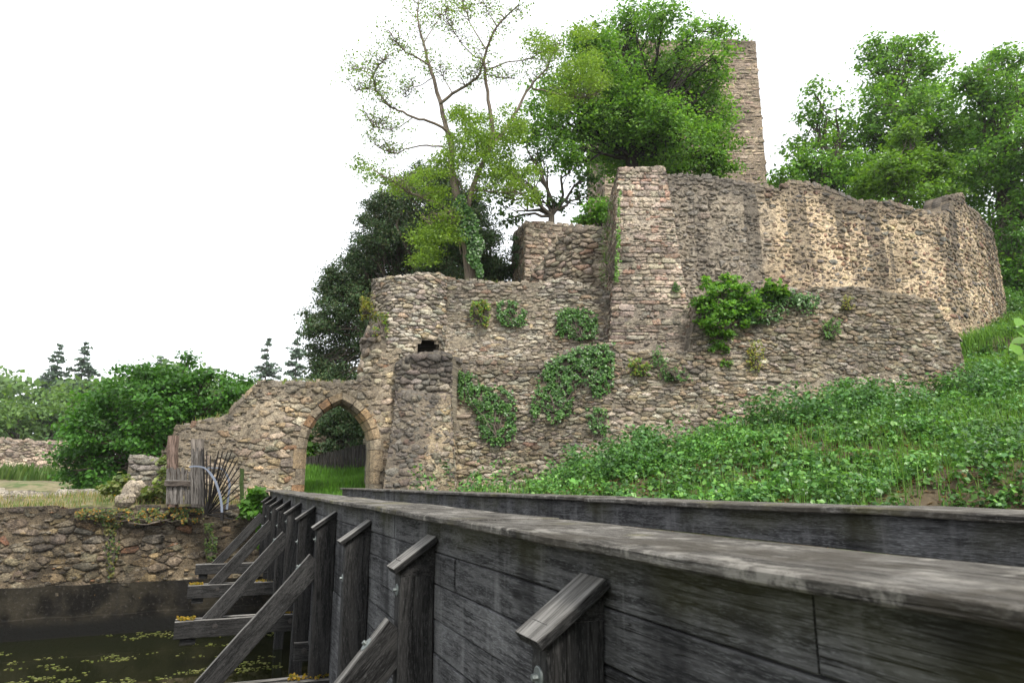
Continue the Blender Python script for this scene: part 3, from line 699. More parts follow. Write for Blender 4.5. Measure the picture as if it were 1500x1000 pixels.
class Tubes:
    def __init__(s): s.V = []; s.F = []; s.G = []; s.o = 0
    def add(s, pts, rad, sides=6):
        v, f, g = tube(pts, rad, sides); s.V.append(v); s.F.append(f+s.o); s.G.append(g); s.o += len(v)
    def build(s, name, mat, parent, ro=None, smooth=True, **kw):
        V = np.concatenate(s.V)-(0 if ro is None else ro); G = np.concatenate(s.G)
        return obj(name, make_mesh(name, V, np.concatenate(s.F), mat, {'gco': G, 'wuv': G, 'tint': np.ones((len(V), 3))}, smooth), parent, **kw)
def curve(a, b, n=5, sag=.0, wob=.08):
    a = np.array(a, float); b = np.array(b, float); L = np.linalg.norm(b-a); t_ = np.linspace(0, 1, n)[:, None]
    P = a+(b-a)*t_; w = rng.normal(size=(n, 3))*L*wob; w[0] = 0; w[-1] = 0; P = P+w; P[:, 2] += np.sin(t_[:, 0]*math.pi)*L*sag; return P

def tree(name, label, cat, base, fork, blobs, lsize, dens=1., tr=.25, cols=GREEN, mat=None, bmat=None, squash=.8, group=None, clump=.42, lf=38, six=False, droop=0., twigs=True, up=.55, extra=None):
    """blobs: (x, y, z, r, density) in world metres"""
    mat = mat or m_leaf; bmat = bmat or m_bark
    base = np.array(base, float); fork = np.array(fork, float); root = empty(name, label, cat, tuple(base), group); ro = base
    T = Tubes(); T.add(curve(base-(0, 0, .4), fork, 6, 0, .02), np.linspace(tr, tr*.7, 6), 9)
    LC, LN, LS, TN = [], [], [], []
    for (x, y, z, r, dn) in blobs:
        c = np.array((x, y, z)); L = np.linalg.norm(c-fork)
        lim = curve(fork, c, 6, .06, .05); r0 = min(tr*.55, .03+.09*r); T.add(lim, np.linspace(r0, r0*.3, 6), 6)
        cl = clump*(.8+.25*r); r = r*1.1; nc = max(4, int(dn*dens*4.2*(r/cl)**2))
        d = rng.normal(size=(nc, 3)); d /= np.linalg.norm(d, axis=1, keepdims=True); rr = r*rng.random((nc, 1))**.42
        cc = c+d*rr*np.array([1, 1, squash]); tn = rng.uniform(.72, 1.3, nc)
        if twigs:
            for q in cc[:: (1 if nc < 25 else 2)]:
                k = rng.integers(2, 6); T.add(curve(lim[k], q, 4, .04, .08), [r0*.35, r0*.25, r0*.15, r0*.07], 4)
        m = int(lf*1.3)
        o = rng.normal(size=(nc, m, 3))*cl*np.array([.52, .52, .26]); pc = cc[:, None]+o; pc[..., 2] -= droop*np.hypot(o[..., 0], o[..., 1])
        out = (cc-c)/max(r, .1); nn = np.array([0, 0, up])+out[:, None]*.45+rng.normal(size=(nc, m, 3))*.42
        LC.append(pc.reshape(-1, 3)); LN.append(nn.reshape(-1, 3)); LS.append(.8*lsize*rng.uniform(.6, 1.3, nc*m)); TN.append(np.repeat(tn, m))
    if extra: extra(T)
    V, F, Cc = leaves(np.concatenate(LC), np.concatenate(LN), np.concatenate(LS), cols, tone=np.concatenate(TN), six=six)
    T.build('trunk', bmat, root, ro)
    obj('crown', make_mesh('crown', V-ro, F, mat, {'tint': Cc}), root)
    return root
def B(px, py, Y, r, dn=1., dy=0):
    """blob from a surveyed direction: r in photo pixels"""
    p = at(px, py, Y); dep = Y*CP+p[2]*SP; return (p[0], Y+dy, p[2], r*dep/1000, dn)
def Bs(Y, lst, spread=1.5):
    return [B(q[0], q[1], Y+random.uniform(-spread, spread), q[2], q[3] if len(q) > 3 else 1.) for q in lst]

# ------------------------------------------------------------------ trees near the castle
MAPLE = [(.095, .215, .028), (.12, .25, .034), (.08, .185, .025), (.16, .30, .045)]
LIGHT = [(.15, .25, .035), (.19, .29, .045), (.12, .21, .03)]
Ym = 31.
tree('maple_tree', 'large dense green maple in front of the keep, behind the tall buttress', 'tree', at(932, 330, Ym), at(925, 232, Ym),
     Bs(Ym, [(930, 45, 42), (970, 30, 34, .8), (1015, 62, 30, .6), (1060, 48, 26, .55), (1045, 85, 28, .5), (860, 62, 38, .8), (880, 112, 55), (950, 105, 60), (1005, 125, 50), (1030, 160, 45), (815, 140, 42, .8), (790, 185, 32, .7), (850, 190, 55), (925, 180, 60), (985, 195, 58), (1045, 212, 34), (1000, 240, 45), (950, 235, 50), (1055, 245, 22, .7), (835, 230, 26, .6), (900, 215, 45), (925, 225, 40), (945, 160, 50), (905, 160, 45)], 2.2),
     .14, 1.5, .42, MAPLE, lf=52, clump=.5, bmat=m_dbark)
tree('small_maple', 'small bright green maple squeezed against the left side of the tall buttress', 'tree', at(880, 345, 26.5), at(882, 335, 26.5),
     Bs(26.5, [(878, 312, 22), (898, 305, 18), (858, 318, 14), (906, 320, 12), (905, 345, 10)], .6), .13, 1.3, .08, [(.085, .20, .025), (.11, .24, .03)], lf=36, clump=.35)
tree('gnarled_dark_tree', 'small gnarled dark tree whose twisted trunk rises over the inner wall', 'tree', at(808, 345, 30), at(808, 316, 30),
     Bs(30, [(765, 262, 26, .55), (742, 248, 22, .6), (728, 285, 22, .6), (790, 235, 22, .5), (838, 240, 24, .6), (850, 285, 22, .6), (790, 290, 16, .4), (770, 215, 24, .5), (825, 295, 16, .6), (745, 320, 18, .7), (862, 255, 20, .8)], 1.2),
     .16, 1., .2, [(.035, .08, .016), (.05, .11, .02)], lf=30, clump=.5)
# right-hand trees
tree('slender_maple', 'slender loose tree right of the keep, leftmost of the trees behind the upper wall', 'tree', at(1215, 360, 38), at(1225, 270, 38),
     Bs(38, [(1165, 285, 26), (1140, 275, 14), (1210, 270, 30), (1180, 240, 20), (1240, 240, 24), (1215, 300, 30), (1255, 300, 30), (1195, 140, 24, .45), (1225, 160, 22, .4), (1190, 185, 32, .7), (1232, 205, 36, .8), (1170, 225, 26, .7), (1205, 245, 45), (1155, 262, 24, .8), (1250, 262, 45), (1180, 275, 35)], 2), .2, 1.1, .25, MAPLE, lf=38, clump=.6)
tree('tall_oak', 'tall spreading oak behind the middle of the upper wall', 'tree', at(1320, 370, 40), at(1318, 230, 40),
     Bs(40, [(1270, 82, 22, .6), (1300, 72, 30, .8), (1335, 68, 24, .7), (1310, 110, 42), (1350, 112, 38), (1285, 150, 36), (1330, 160, 52), (1370, 150, 40), (1280, 200, 40), (1340, 215, 60), (1385, 200, 48), (1300, 255, 50), (1365, 275, 48), (1395, 245, 40)], 2.5), .2, 1.15, .4, MAPLE, lf=42, clump=.62)
tree('lime_green_hazel', 'lighter yellow-green tree in front of the tall oak behind the upper wall', 'tree', at(1330, 360, 33), at(1325, 290, 33),
     Bs(33, [(1330, 195, 24), (1318, 225, 34), (1345, 240, 34), (1370, 255, 26), (1295, 255, 32), (1330, 275, 40), (1265, 275, 26), (1378, 285, 24)], 1.2), .17, 1.1, .14, [(.10, .20, .025), (.13, .24, .03), (.08, .17, .02)], lf=40, clump=.5)
tree('right_edge_oak', 'massive oak filling the right edge of the picture behind the wall end', 'tree', at(1480, 440, 36), at(1470, 260, 36),
     Bs(36, [(1425, 115, 26, .8), (1450, 98, 26, .8), (1485, 95, 30, .8), (1440, 145, 40), (1490, 150, 48), (1420, 185, 40), (1465, 205, 52), (1515, 210, 50), (1440, 245, 40), (1490, 270, 50), (1420, 280, 28), (1470, 315, 42), (1515, 320, 50), (1490, 365, 40), (1530, 400, 50), (1475, 400, 26), (1530, 130, 40)], 2.5), .19, 1.2, .5, MAPLE+[(.085, .2, .025)], lf=44, clump=.6)
tree('edge_thicket', 'dark leafy thicket just behind the rounded right end of the upper wall', 'bush', at(1500, 495, 34), at(1500, 460, 34),
     Bs(34, [(1490, 345, 28), (1515, 380, 30), (1492, 400, 24), (1520, 430, 30), (1495, 445, 24), (1540, 350, 30), (1485, 420, 14), (1500, 470, 22)], .8), .14, 1.2, .15, [(.05, .13, .02), (.07, .17, .025)], lf=40, clump=.5)
tree('wood_edge_tree', 'dark tree low behind the far right end of the upper wall', 'tree', at(1500, 470, 44), at(1500, 430, 44),
     Bs(44, [(1480, 430, 40), (1510, 380, 45), (1540, 440, 50), (1465, 360, 30), (1500, 460, 30)], 2), .2, 1.3, .3, [(.04, .10, .016), (.055, .13, .02)], lf=40, clump=.7)

# yew: dark, dense, drooping
YEW = [(.05, .10, .032), (.062, .118, .04), (.04, .078, .028), (.09, .11, .045)]
def yew(name, label, base, fork, blobs, group=None):
    return tree(name, label, 'yew', base, fork, blobs, .085, 2.0, .45, YEW, m_needle, m_bark, .95, group, .42, 95, droop=.35, twigs=True, up=.15)
yew('yew_tree', 'huge dark yew behind the round turret, its left side against the white sky', at(600, 620, 29), at(600, 520, 29),
    Bs(29, [(490, 520, 30), (478, 478, 24), (500, 560, 35), (510, 450, 38), (492, 412, 22), (525, 395, 34), (548, 350, 30), (545, 500, 45), (545, 430, 50), (560, 305, 24), (580, 345, 42), (590, 280, 28), (620, 262, 28), (625, 320, 50), (580, 410, 55), (660, 300, 34), (665, 355, 50), (640, 410, 50), (700, 340, 34, 1.1), (715, 385, 34, 1.1), (690, 300, 26), (735, 400, 24), (650, 265, 22), (452, 462, 9, .8), (465, 535, 18), (458, 485, 9), (472, 440, 9), (484, 398, 9), (478, 415, 9), (520, 372, 10), (532, 320, 10), (545, 300, 9), (462, 510, 9), (470, 555, 14)], 1.6))
yew('yew_bough', 'dark yew seen hanging behind the gateway opening', at(520, 690, 26.5), at(518, 640, 26.5),
    Bs(26.5, [(505, 625, 22), (490, 640, 18), (525, 620, 24), (500, 600, 24), (475, 615, 16), (485, 656, 10), (535, 640, 16)], .5))

# robinia traced limb by limb
Yr = 24.6
def rp3(cx, cy, dy=0): return np.array(at(500+cx/2.307, cy/2.307, Yr+dy))
ro_base = rp3(437, 950)
rob = empty('robinia_tree', 'tall half-bare robinia with open crooked limbs and an ivy-wrapped trunk above the curtain wall', 'tree', tuple(ro_base))
TT = Tubes(); tips = []
LIMBS = [  # (radius start, radius end, dy end, points)
 (.30, .17, 0, [(437, 990), (432, 900), (422, 820), (408, 740), (388, 650), (372, 570)]),
 (.15, .03, 1.5, [(372, 570), (375, 490), (345, 400), (333, 340), (310, 262), (297, 220), (277, 150), (262, 90), (256, 42), (262, 5)]),
 (.14, .03, -1.5, [(415, 760), (440, 640), (475, 560), (510, 480), (510, 400), (495, 340), (488, 250), (480, 205), (500, 140), (525, 90), (562, 50), (600, 15)]),
 (.09, .05, -1, [(333, 350), (375, 316), (420, 290), (468, 258), (480, 215)]),
 (.10, .03, 2, [(505, 500), (560, 430), (600, 362), (626, 310), (662, 265), (702, 225), (706, 188), (740, 150)]),
 (.075, .02, -2, [(385, 468), (340, 430), (300, 412), (242, 396), (190, 370), (163, 362), (118, 310), (105, 262), (128, 218), (150, 200)]),
 (.045, .012, 1, [(347, 497), (290, 492), (230, 500), (180, 522), (140, 508), (100, 480)]),
 (.05, .012, -1, [(297, 222), (250, 190), (215, 178), (197, 150), (170, 120)]),
 (.05, .012, 1, [(408, 640), (370, 560), (372, 530)]),
 (.075, .012, -1.5, [(402, 790), (368, 720), (332, 690), (270, 668), (222, 650), (190, 620), (150, 600)]),
 (.03, .01, -1, [(165, 364), (160, 400), (128, 416), (100, 410)]),
 (.035, .01, 1, [(489, 252), (530, 262), (580, 266)]),
 (.04, .01, 1.4, [(492, 172), (462, 122), (432, 72), (420, 28), (400, 0)]),
 (.035, .01, -1.4, [(480, 202), (440, 190), (402, 142), (372, 90), (350, 50)]),
 (.045, .012, 1, [(500, 235), (560, 210), (620, 205), (680, 178), (720, 160)]),
 (.035, .01, .6, [(276, 152), (302, 110), (330, 62), (360, 30)]),
 (.04, .01, -1, [(405, 860), (397, 800), (380, 752), (340, 740), (300, 760)]),
 (.045, .012, -.8, [(645, 300), (700, 310), (760, 325), (810, 335), (850, 320)]),
 (.05, .012, -1, [(430, 650), (480, 642), (540, 650), (610, 655)]),
 (.03, .008, .8, [(120, 310), (90, 300), (50, 310)]), (.03, .008, .8, [(105, 262), (80, 240), (40, 235)]),
 (.03, .008, -.8, [(526, 90), (500, 50), (480, 10)]), (.03, .008, .8, [(242, 396), (200, 430), (150, 440), (110, 430)]),
 (.03, .008, .8, [(310, 262), (270, 290), (230, 300), (215, 330)]), (.03, .008, .5, [(375, 316), (350, 270), (330, 230)]),
]
for r0, r1, dy, pts in LIMBS:
    n = len(pts); P = np.array([rp3(a, b, dy*(i/(n-1))**1.3) for i, (a, b) in enumerate(pts)])
    tt_ = np.linspace(0, n-1, n*3-2); Q = np.stack([np.interp(tt_, np.arange(n), P[:, j]) for j in range(3)], 1)
    Q[1:-1] = (Q[:-2]+Q[1:-1]*2+Q[2:])/4; Q[1:-1] += rng.normal(size=(len(Q)-2, 3))*.015
    TT.add(Q, np.linspace(r0, r1, len(Q))**1.0*.8, 8 if r0 > .1 else 6)
    for k in range(len(Q)//2, len(Q)):                     # twigs
        for _ in range(3 if r0 > .1 else 5):
            d = rng.normal(size=3); d[2] = abs(d[2])*.5+.1; d /= np.linalg.norm(d); L = random.uniform(.3, 1.0)
            e = Q[k]+d*L; TT.add(curve(Q[k], e, 4, .05, .12), [.016, .012, .008, .004], 4); tips.append((e, .75)); tips.append(((Q[k]+e)/2, .4))
LC, LN, TN, LS = [], [], [], []
def clumpl(c, sp, m, tone, flat=.35):
    LC.append(c+rng.normal(size=(m, 3))*sp*np.array([1, 1, flat])); LN.append(np.array([0, 0, .6])+rng.normal(size=(m, 3))*.5); TN.append(np.full(m, tone)); LS.append(rng.uniform(.04, .085, m))
for e, k in tips:
    if e[2] > rp3(0, 330)[2]*.98 or random.random() < .9: clumpl(e, .2, int(11*k), random.uniform(.8, 1.2))
for (cx, cy, r, nn_) in [(470, 430, 60, 60), (420, 500, 70, 75), (520, 500, 60, 60), (580, 450, 45, 40), (600, 420, 30, 20), (350, 560, 50, 34), (480, 560, 60, 40), (560, 560, 50, 26), (400, 390, 40, 30), (620, 660, 50, 26), (560, 620, 45, 22), (320, 660, 40, 26), (260, 600, 50, 22), (180, 640, 40, 12), (330, 790, 50, 40), (270, 800, 40, 26), (300, 860, 40, 26), (260, 880, 26, 12), (360, 740, 30, 14), (390, 790, 30, 14),
                         (740, 330, 50, 30), (800, 240, 60, 40), (830, 200, 50, 30), (860, 280, 45, 30), (700, 170, 45, 20), (820, 110, 40, 22), (660, 130, 40, 16), (60, 560, 30, 8), (100, 590, 40, 12), (470, 640, 40, 16), (560, 380, 26, 8), (640, 580, 30, 14)]:
    for _ in range(int(nn_*1.6)):
        a = random.uniform(0, 6.28); q = r*math.sqrt(random.random()); clumpl(rp3(cx+q*math.cos(a), cy+q*math.sin(a)*.8, random.uniform(-1.4, 1.4)), .18, 22, random.uniform(.85, 1.25), .3)
V, F, Cc = leaves(np.concatenate(LC), np.concatenate(LN), np.concatenate(LS), LIGHT, tone=np.concatenate(TN))
TT.build('trunk', m_bark2, rob, ro_base); obj('crown', make_mesh('crown', V-ro_base, F, m_leaf, {'tint': Cc}), rob)
# ivy sleeve round the robinia trunk (a climber of its own)
LC, LN = [], []
for _ in range(2600):
    cy = random.uniform(660, 935); cx = np.interp(cy, [660, 740, 820, 935], [400, 424, 444, 462])+np.interp(cy, [660, 700, 800, 900, 940], [10, 26, 34, 16, 6])*random.uniform(-1, 1)*random.uniform(.6, 1.25)+8*math.sin(cy*.07)
    LC.append(rp3(cx, cy, -random.uniform(.15, .5))); LN.append(np.array([random.uniform(-.6, .6), -1, random.uniform(-.1, .8)]))
V, F, Cc = leaves(np.array(LC), np.array(LN), rng.uniform(.07, .13, len(LC)), [(.05, .12, .025), (.07, .16, .03), (.035, .09, .02)], six=False, aspect=1.1)
iv = obj('ivy_sleeve', make_mesh('ivy_sleeve', V-ro_base, F, m_dleaf, {'tint': Cc}), None, ro_base); iv['label'] = 'glossy ivy climbing the lower trunk of the robinia'; iv['category'] = 'ivy'

# ------------------------------------------------------------------ left bush, far wood, conifers
BUSH = [(.05, .145, .022), (.065, .175, .026), (.08, .205, .032), (.04, .115, .02)]
tree('spreading_hornbeam', 'big rounded green bush tree left of the ruined gate wall', 'tree', at(235, 716, 25), at(232, 690, 25),
     Bs(25, [(125, 628, 34), (160, 585, 34), (205, 560, 34), (255, 560, 36), (300, 570, 32), (335, 580, 26), (350, 560, 18, .8), (180, 620, 48), (240, 600, 50), (295, 610, 36), (110, 668, 24), (140, 668, 36), (115, 705, 20), (150, 705, 26), (190, 650, 40), (180, 690, 26), (230, 640, 36), (275, 530, 14, .6), (200, 715, 20), (100, 690, 14)], 1.3), .13, 1.35, .2, BUSH, lf=46, clump=.42, squash=.75)
FARG = [(.085, .16, .04), (.10, .185, .045), (.12, .20, .05), (.07, .14, .035)]
fw = [(-20, 590, 70, 30, 'pale green round tree at the left edge of the far wood'), (30, 600, 74, 34, 'broad tree beside the left edge of the far wood'), (78, 600, 78, 30, 'mid green tree under the pair of pointed firs at the left'), (120, 590, 82, 40, 'rounded tree just right of the two pointed firs'),
      (210, 575, 80, 30, 'far tree showing above the left half of the big bush'), (262, 556, 84, 34, 'tallest far tree above the big bush'), (305, 570, 80, 32, 'far tree above the right half of the big bush'), (345, 582, 76, 28, 'far tree where the ruined wall top slopes down'), (395, 590, 90, 26, 'low far tree between the slope of the gate wall and the conifers'), (440, 590, 86, 24, 'far tree directly left of the yew')]
for (px, py, Y, r, lab) in fw:
    b = at(px, 712, Y); p = at(px, py, Y); rr = r*Y/1000
    bl = [(p[0]+random.uniform(-.6, .6)*rr, Y+random.uniform(-1, 1)*rr*.6, p[2]-abs(random.gauss(0, .8))*rr+random.uniform(-.1, .2)*rr, rr*random.uniform(.5, .75), 1.) for _ in range(11)]
    bl += [(p[0]+random.uniform(-.3, .3)*rr, Y, p[2]-.1*rr, rr*.5, 1.)]+[(p[0]+random.uniform(-.9, .9)*rr, Y, random.uniform(.5, p[2]*.6), rr*.7, 1.) for _ in range(4)]
    tree('broadleaf_tree', lab, 'tree', (b[0], Y, -.8), (p[0], Y, p[2]*.45), bl, .42, .75, .3, FARG, lf=26, clump=1.3, group='trees of the far wood', twigs=False)
# the wood behind them: one mass
LC = []; 
for _ in range(420):
    px = random.uniform(-80, 470); Y = random.uniform(95, 125); top = np.interp(px, [-80, 0, 60, 150, 250, 300, 370, 470], [556, 553, 568, 560, 540, 545, 572, 565]); py = random.uniform(top, 705)
    LC.append(np.array(at(px, py, Y))+rng.normal(size=(60, 3))*np.array([1.6, 1.2, .9]))
LC = np.concatenate(LC); V, F, Cc = leaves(LC, np.array([0, -.3, .6])+rng.normal(size=LC.shape)*.5, rng.uniform(.5, .9, len(LC)), FARG)
w = obj('far_wood', make_mesh('far_wood', V, F, m_leaf, {'tint': Cc})); w['kind'] = 'stuff'
def conifer(px, ptop, pbot, Y, wpx, label, dens=1., cols=((.085, .135, .095), (.11, .165, .115))):  # needles paled: distance haze put into the leaf colour
    top = np.array(at(px, ptop, Y)); base = np.array([top[0], Y, -.8]); H = top[2]-base[2]; zb = at(px, pbot, Y)[2]
    root = empty('conifer', label, 'conifer', tuple(base), 'pointed conifers on the skyline'); T = Tubes(); T.add([base, (base+top)/2, top], [H*.013, H*.009, .02], 6)
    LC, LN = [], []; z = top[2]-.1; W = wpx*Y/1000
    while z > zb:
        f = (top[2]-z)/(top[2]-zb); R = 1.35*W*(f**.8)*random.uniform(.5, 1.25)+.2
        for k in range(random.randint(3, 7)):
            a = random.uniform(0, 6.28); d = np.array([math.cos(a), math.sin(a), 0]); L = R*random.uniform(.6, 1.15)
            e = np.array([top[0], Y, z])+d*L+np.array([0, 0, random.uniform(-.45, .0)*L]); m_ = e+np.array([0, 0, .12*L])
            P = np.array([[top[0], Y, z], (np.array([top[0], Y, z])+e)/2+np.array([0, 0, -.08*L]), m_]); T.add(P, [.06, .04, .015], 4)
            m = int(15*dens*max(L, .5)); t_ = rng.random((m, 1))**.7; q = P[0]+(m_-P[0])*t_+rng.normal(size=(m, 3))*np.array([.16, .16, .08])*(.5+.2*L)
            LC.append(q); LN.append(rng.normal(size=(m, 3))*.5+np.array([0, 0, .5]))
        z -= H*.022*random.uniform(.4, 1.8)
    LC = np.concatenate(LC); V, F, Cc = leaves(LC, np.concatenate(LN), rng.uniform(.2, .4, len(LC)), cols, aspect=2.2)
    T.build('trunk', m_bark, root, base); obj('crown', make_mesh('crown', V-base, F, m_needle, {'tint': Cc}), root)
conifer(88, 505, 600, 100, 22, 'pointed fir at the left, left one of the dark pair', 1.0)
conifer(126, 502, 600, 98, 26, 'ragged fir at the left, right one of the dark pair', .8)
conifer(393, 496, 600, 100, 22, 'slender fir above the slope of the gate wall, left of two', .7)
conifer(437, 485, 600, 98, 24, 'slender fir beside the yew, right of two', .7)
conifer(236, 522, 590, 112, 14, 'tiny distant fir tip over the big bush', .8)
#==PART3==
# ------------------------------------------------------------------ timber footbridge
bd = np.array([-.38030, .92486, 0.]); br_ = np.array([.92486, .38030, 0.]); upv = np.array([0, 0, 1.])
def bp3(L, s, z): return br_*L+bd*s+upv*z
m_wall_wood = wood_material('weathered parapet planks', (.022, .022, .023), (.095, .095, .096), lit_bleach=0, stain=.6, moss=.35, pale=.45, silver=(.24,.245,.25))
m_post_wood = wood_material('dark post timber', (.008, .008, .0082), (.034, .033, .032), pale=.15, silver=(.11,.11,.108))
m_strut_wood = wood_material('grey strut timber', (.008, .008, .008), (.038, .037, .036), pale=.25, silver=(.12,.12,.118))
m_cap_wood = wood_material('lichen grey cap boards', (.03, .027, .023), (.115, .106, .093), pale=.7, silver=(.28, .268, .245), moss=0, blotch=1, lit_bleach=0)
m_steel = plain('zinc bolt', (.17, .19, .185), .5, .2, 60, .6)
m_rust = plain('dark bolt', (.05, .045, .042), .6, .3, 60, .4)
m_moss = plain('yellow moss', (.22, .15, .012), 1, .5, 60, 0, 1)
BR = empty('timber_footbridge', 'dark weathered timber footbridge with solid plank parapets and outrigger struts over the moat', 'footbridge', tuple(bp3(1.1, 0, -1.9)))
BO = np.array(BR.location)
idc = [0]
def beam(p0, p1, wv, hv, name, mat, parent, ro, ch=.008, seg=4, wob=.003, wuvz=None, tint=None, taper0=None, **kw):
    """squared timber from p0 to p1; wv, hv are full width and height vectors; chamfered, slightly uneven"""
    p0, p1, wv, hv = (np.array(v, float) for v in (p0, p1, wv, hv)); L = np.linalg.norm(p1-p0); idc[0] += 1
    w = np.linalg.norm(wv); h = np.linalg.norm(hv); a = .5-ch/w; b = .5-ch/h
    ring = [(-.5, -b), (-a, -.5), (a, -.5), (.5, -b), (.5, b), (a, .5), (-a, .5), (-.5, b)]
    V, G, F = [], [], []
    ts = np.linspace(0, 1, seg+1); r_ = rng.normal(size=(seg+1, 2))*wob
    for i, t_ in enumerate(ts):
        c = p0+(p1-p0)*t_+wv/w*r_[i, 0]+hv/h*r_[i, 1]
        for k, (x, y) in enumerate(ring):
            q = c+wv*x+hv*y
            V.append(q); G.append((L*t_+idc[0]*7.31, x*w+idc[0]*1.7, y*h+idc[0]*.9))
    for i in range(seg):
        for k in range(8): F.append((i*8+k, i*8+(k+1) % 8, (i+1)*8+(k+1) % 8, (i+1)*8+k))
    F.append(tuple(range(8))[::-1]); F.append(tuple(range(seg*8, seg*8+8)))
    V = np.array(V); c = (p0+p1)/2
    W = np.stack([V@bd, V[:, 2], (wuvz if wuvz is not None else 0)-V[:, 2]], 1)
    tt_ = tint if tint else (random.uniform(.85, 1.15),)*3
    me = make_mesh(name, V-c, F, mat, {'gco': G, 'wuv': W, 'tint': [tt_]*len(V)})
    # outward normals whatever the handedness of the three vectors
    if np.dot(np.cross(wv, hv), p1-p0) < 0: me.flip_normals()
    return obj(name, me, parent, loc=c-ro, **kw), c
def disc(c, nrm, r, th, name, mat, parent, ro, n=16):
    nrm = np.array(nrm, float)/np.linalg.norm(nrm); a = np.cross(nrm, (0, 0, 1)); 
    if np.linalg.norm(a) < .1: a = np.cross(nrm, (1, 0, 0))
    a /= np.linalg.norm(a); b = np.cross(nrm, a); c = np.array(c, float)
    V = []; 
    for rr, h in ((r, 0), (r, th*.7), (r*.88, th)):
        V += [c+nrm*h+a*rr*math.cos(2*math.pi*k/n)+b*rr*math.sin(2*math.pi*k/n) for k in range(n)]
    F = [(j*n+k, j*n+(k+1) % n, (j+1)*n+(k+1) % n, (j+1)*n+k) for j in range(2) for k in range(n)]+[tuple(range(2*n, 3*n)), tuple(range(n))[::-1]]
    return obj(name, make_mesh(name, np.array(V)-c, F, mat), parent, loc=c-ro)
S_END, S_BEG = 19.3, -2.6
# left parapet: upright plank faces made of long horizontal boards
LW = 1.10
zc_ = -.190; hts = [.18, .165, .18, .17, .175, .18, .17, .17, .18, .17]
def parapet(Lf, th, S0, S1, ztop, n, outer, step=3.7):
    z = ztop
    for j in range(n):
        h = hts[j]; s0 = S0+(-(j*1.37) % step)-step
        while s0 < S1:
            a, b = max(s0, S0), min(s0+step, S1)
            if b-a > .1:
                off = random.uniform(-.004, .004)
                beam(bp3(Lf+th/2+off, a+.003, z-h/2), bp3(Lf+th/2+off, b-.003, z-h/2), br_*th, upv*(h-.006), 'parapet_plank', m_wall_wood, BR, BO, .005, 5, .0015, wuvz=ztop)
            s0 += step
        z -= h
    return z
parapet(LW, .05, S_BEG, S_END, zc_, 10, True)
parapet(2.86, .05, S_BEG, S_END-.6, -.142, 7, False, 4.1)
# cap boards
for (La, Lb, zt, S1, ends) in ((1.0, 1.5, -.163, S_END+.1, [-2.6, -.6, 3.05, 6.2, 10.1, 13.4, 16.9]), (2.8, 3.3, -.115, S_END-.5, [-2.6, 1.5, 5.2, 9.6, 12.4, 15.6])):
    ends = ends+[S1]
    for a, b in zip(ends[:-1], ends[1:]):
        dz = random.uniform(-.004, .004); dl = random.uniform(-.012, .012); m_ = (La+Lb)/2
        o, c = beam(bp3(m_+dl, a+.004, zt-.016+dz), bp3(m_+dl, b-.004, zt-.016+random.uniform(-.003, .003)), br_*(Lb-La), upv*.032, 'cap_board', m_cap_wood, BR, BO, .006, 8, .003)
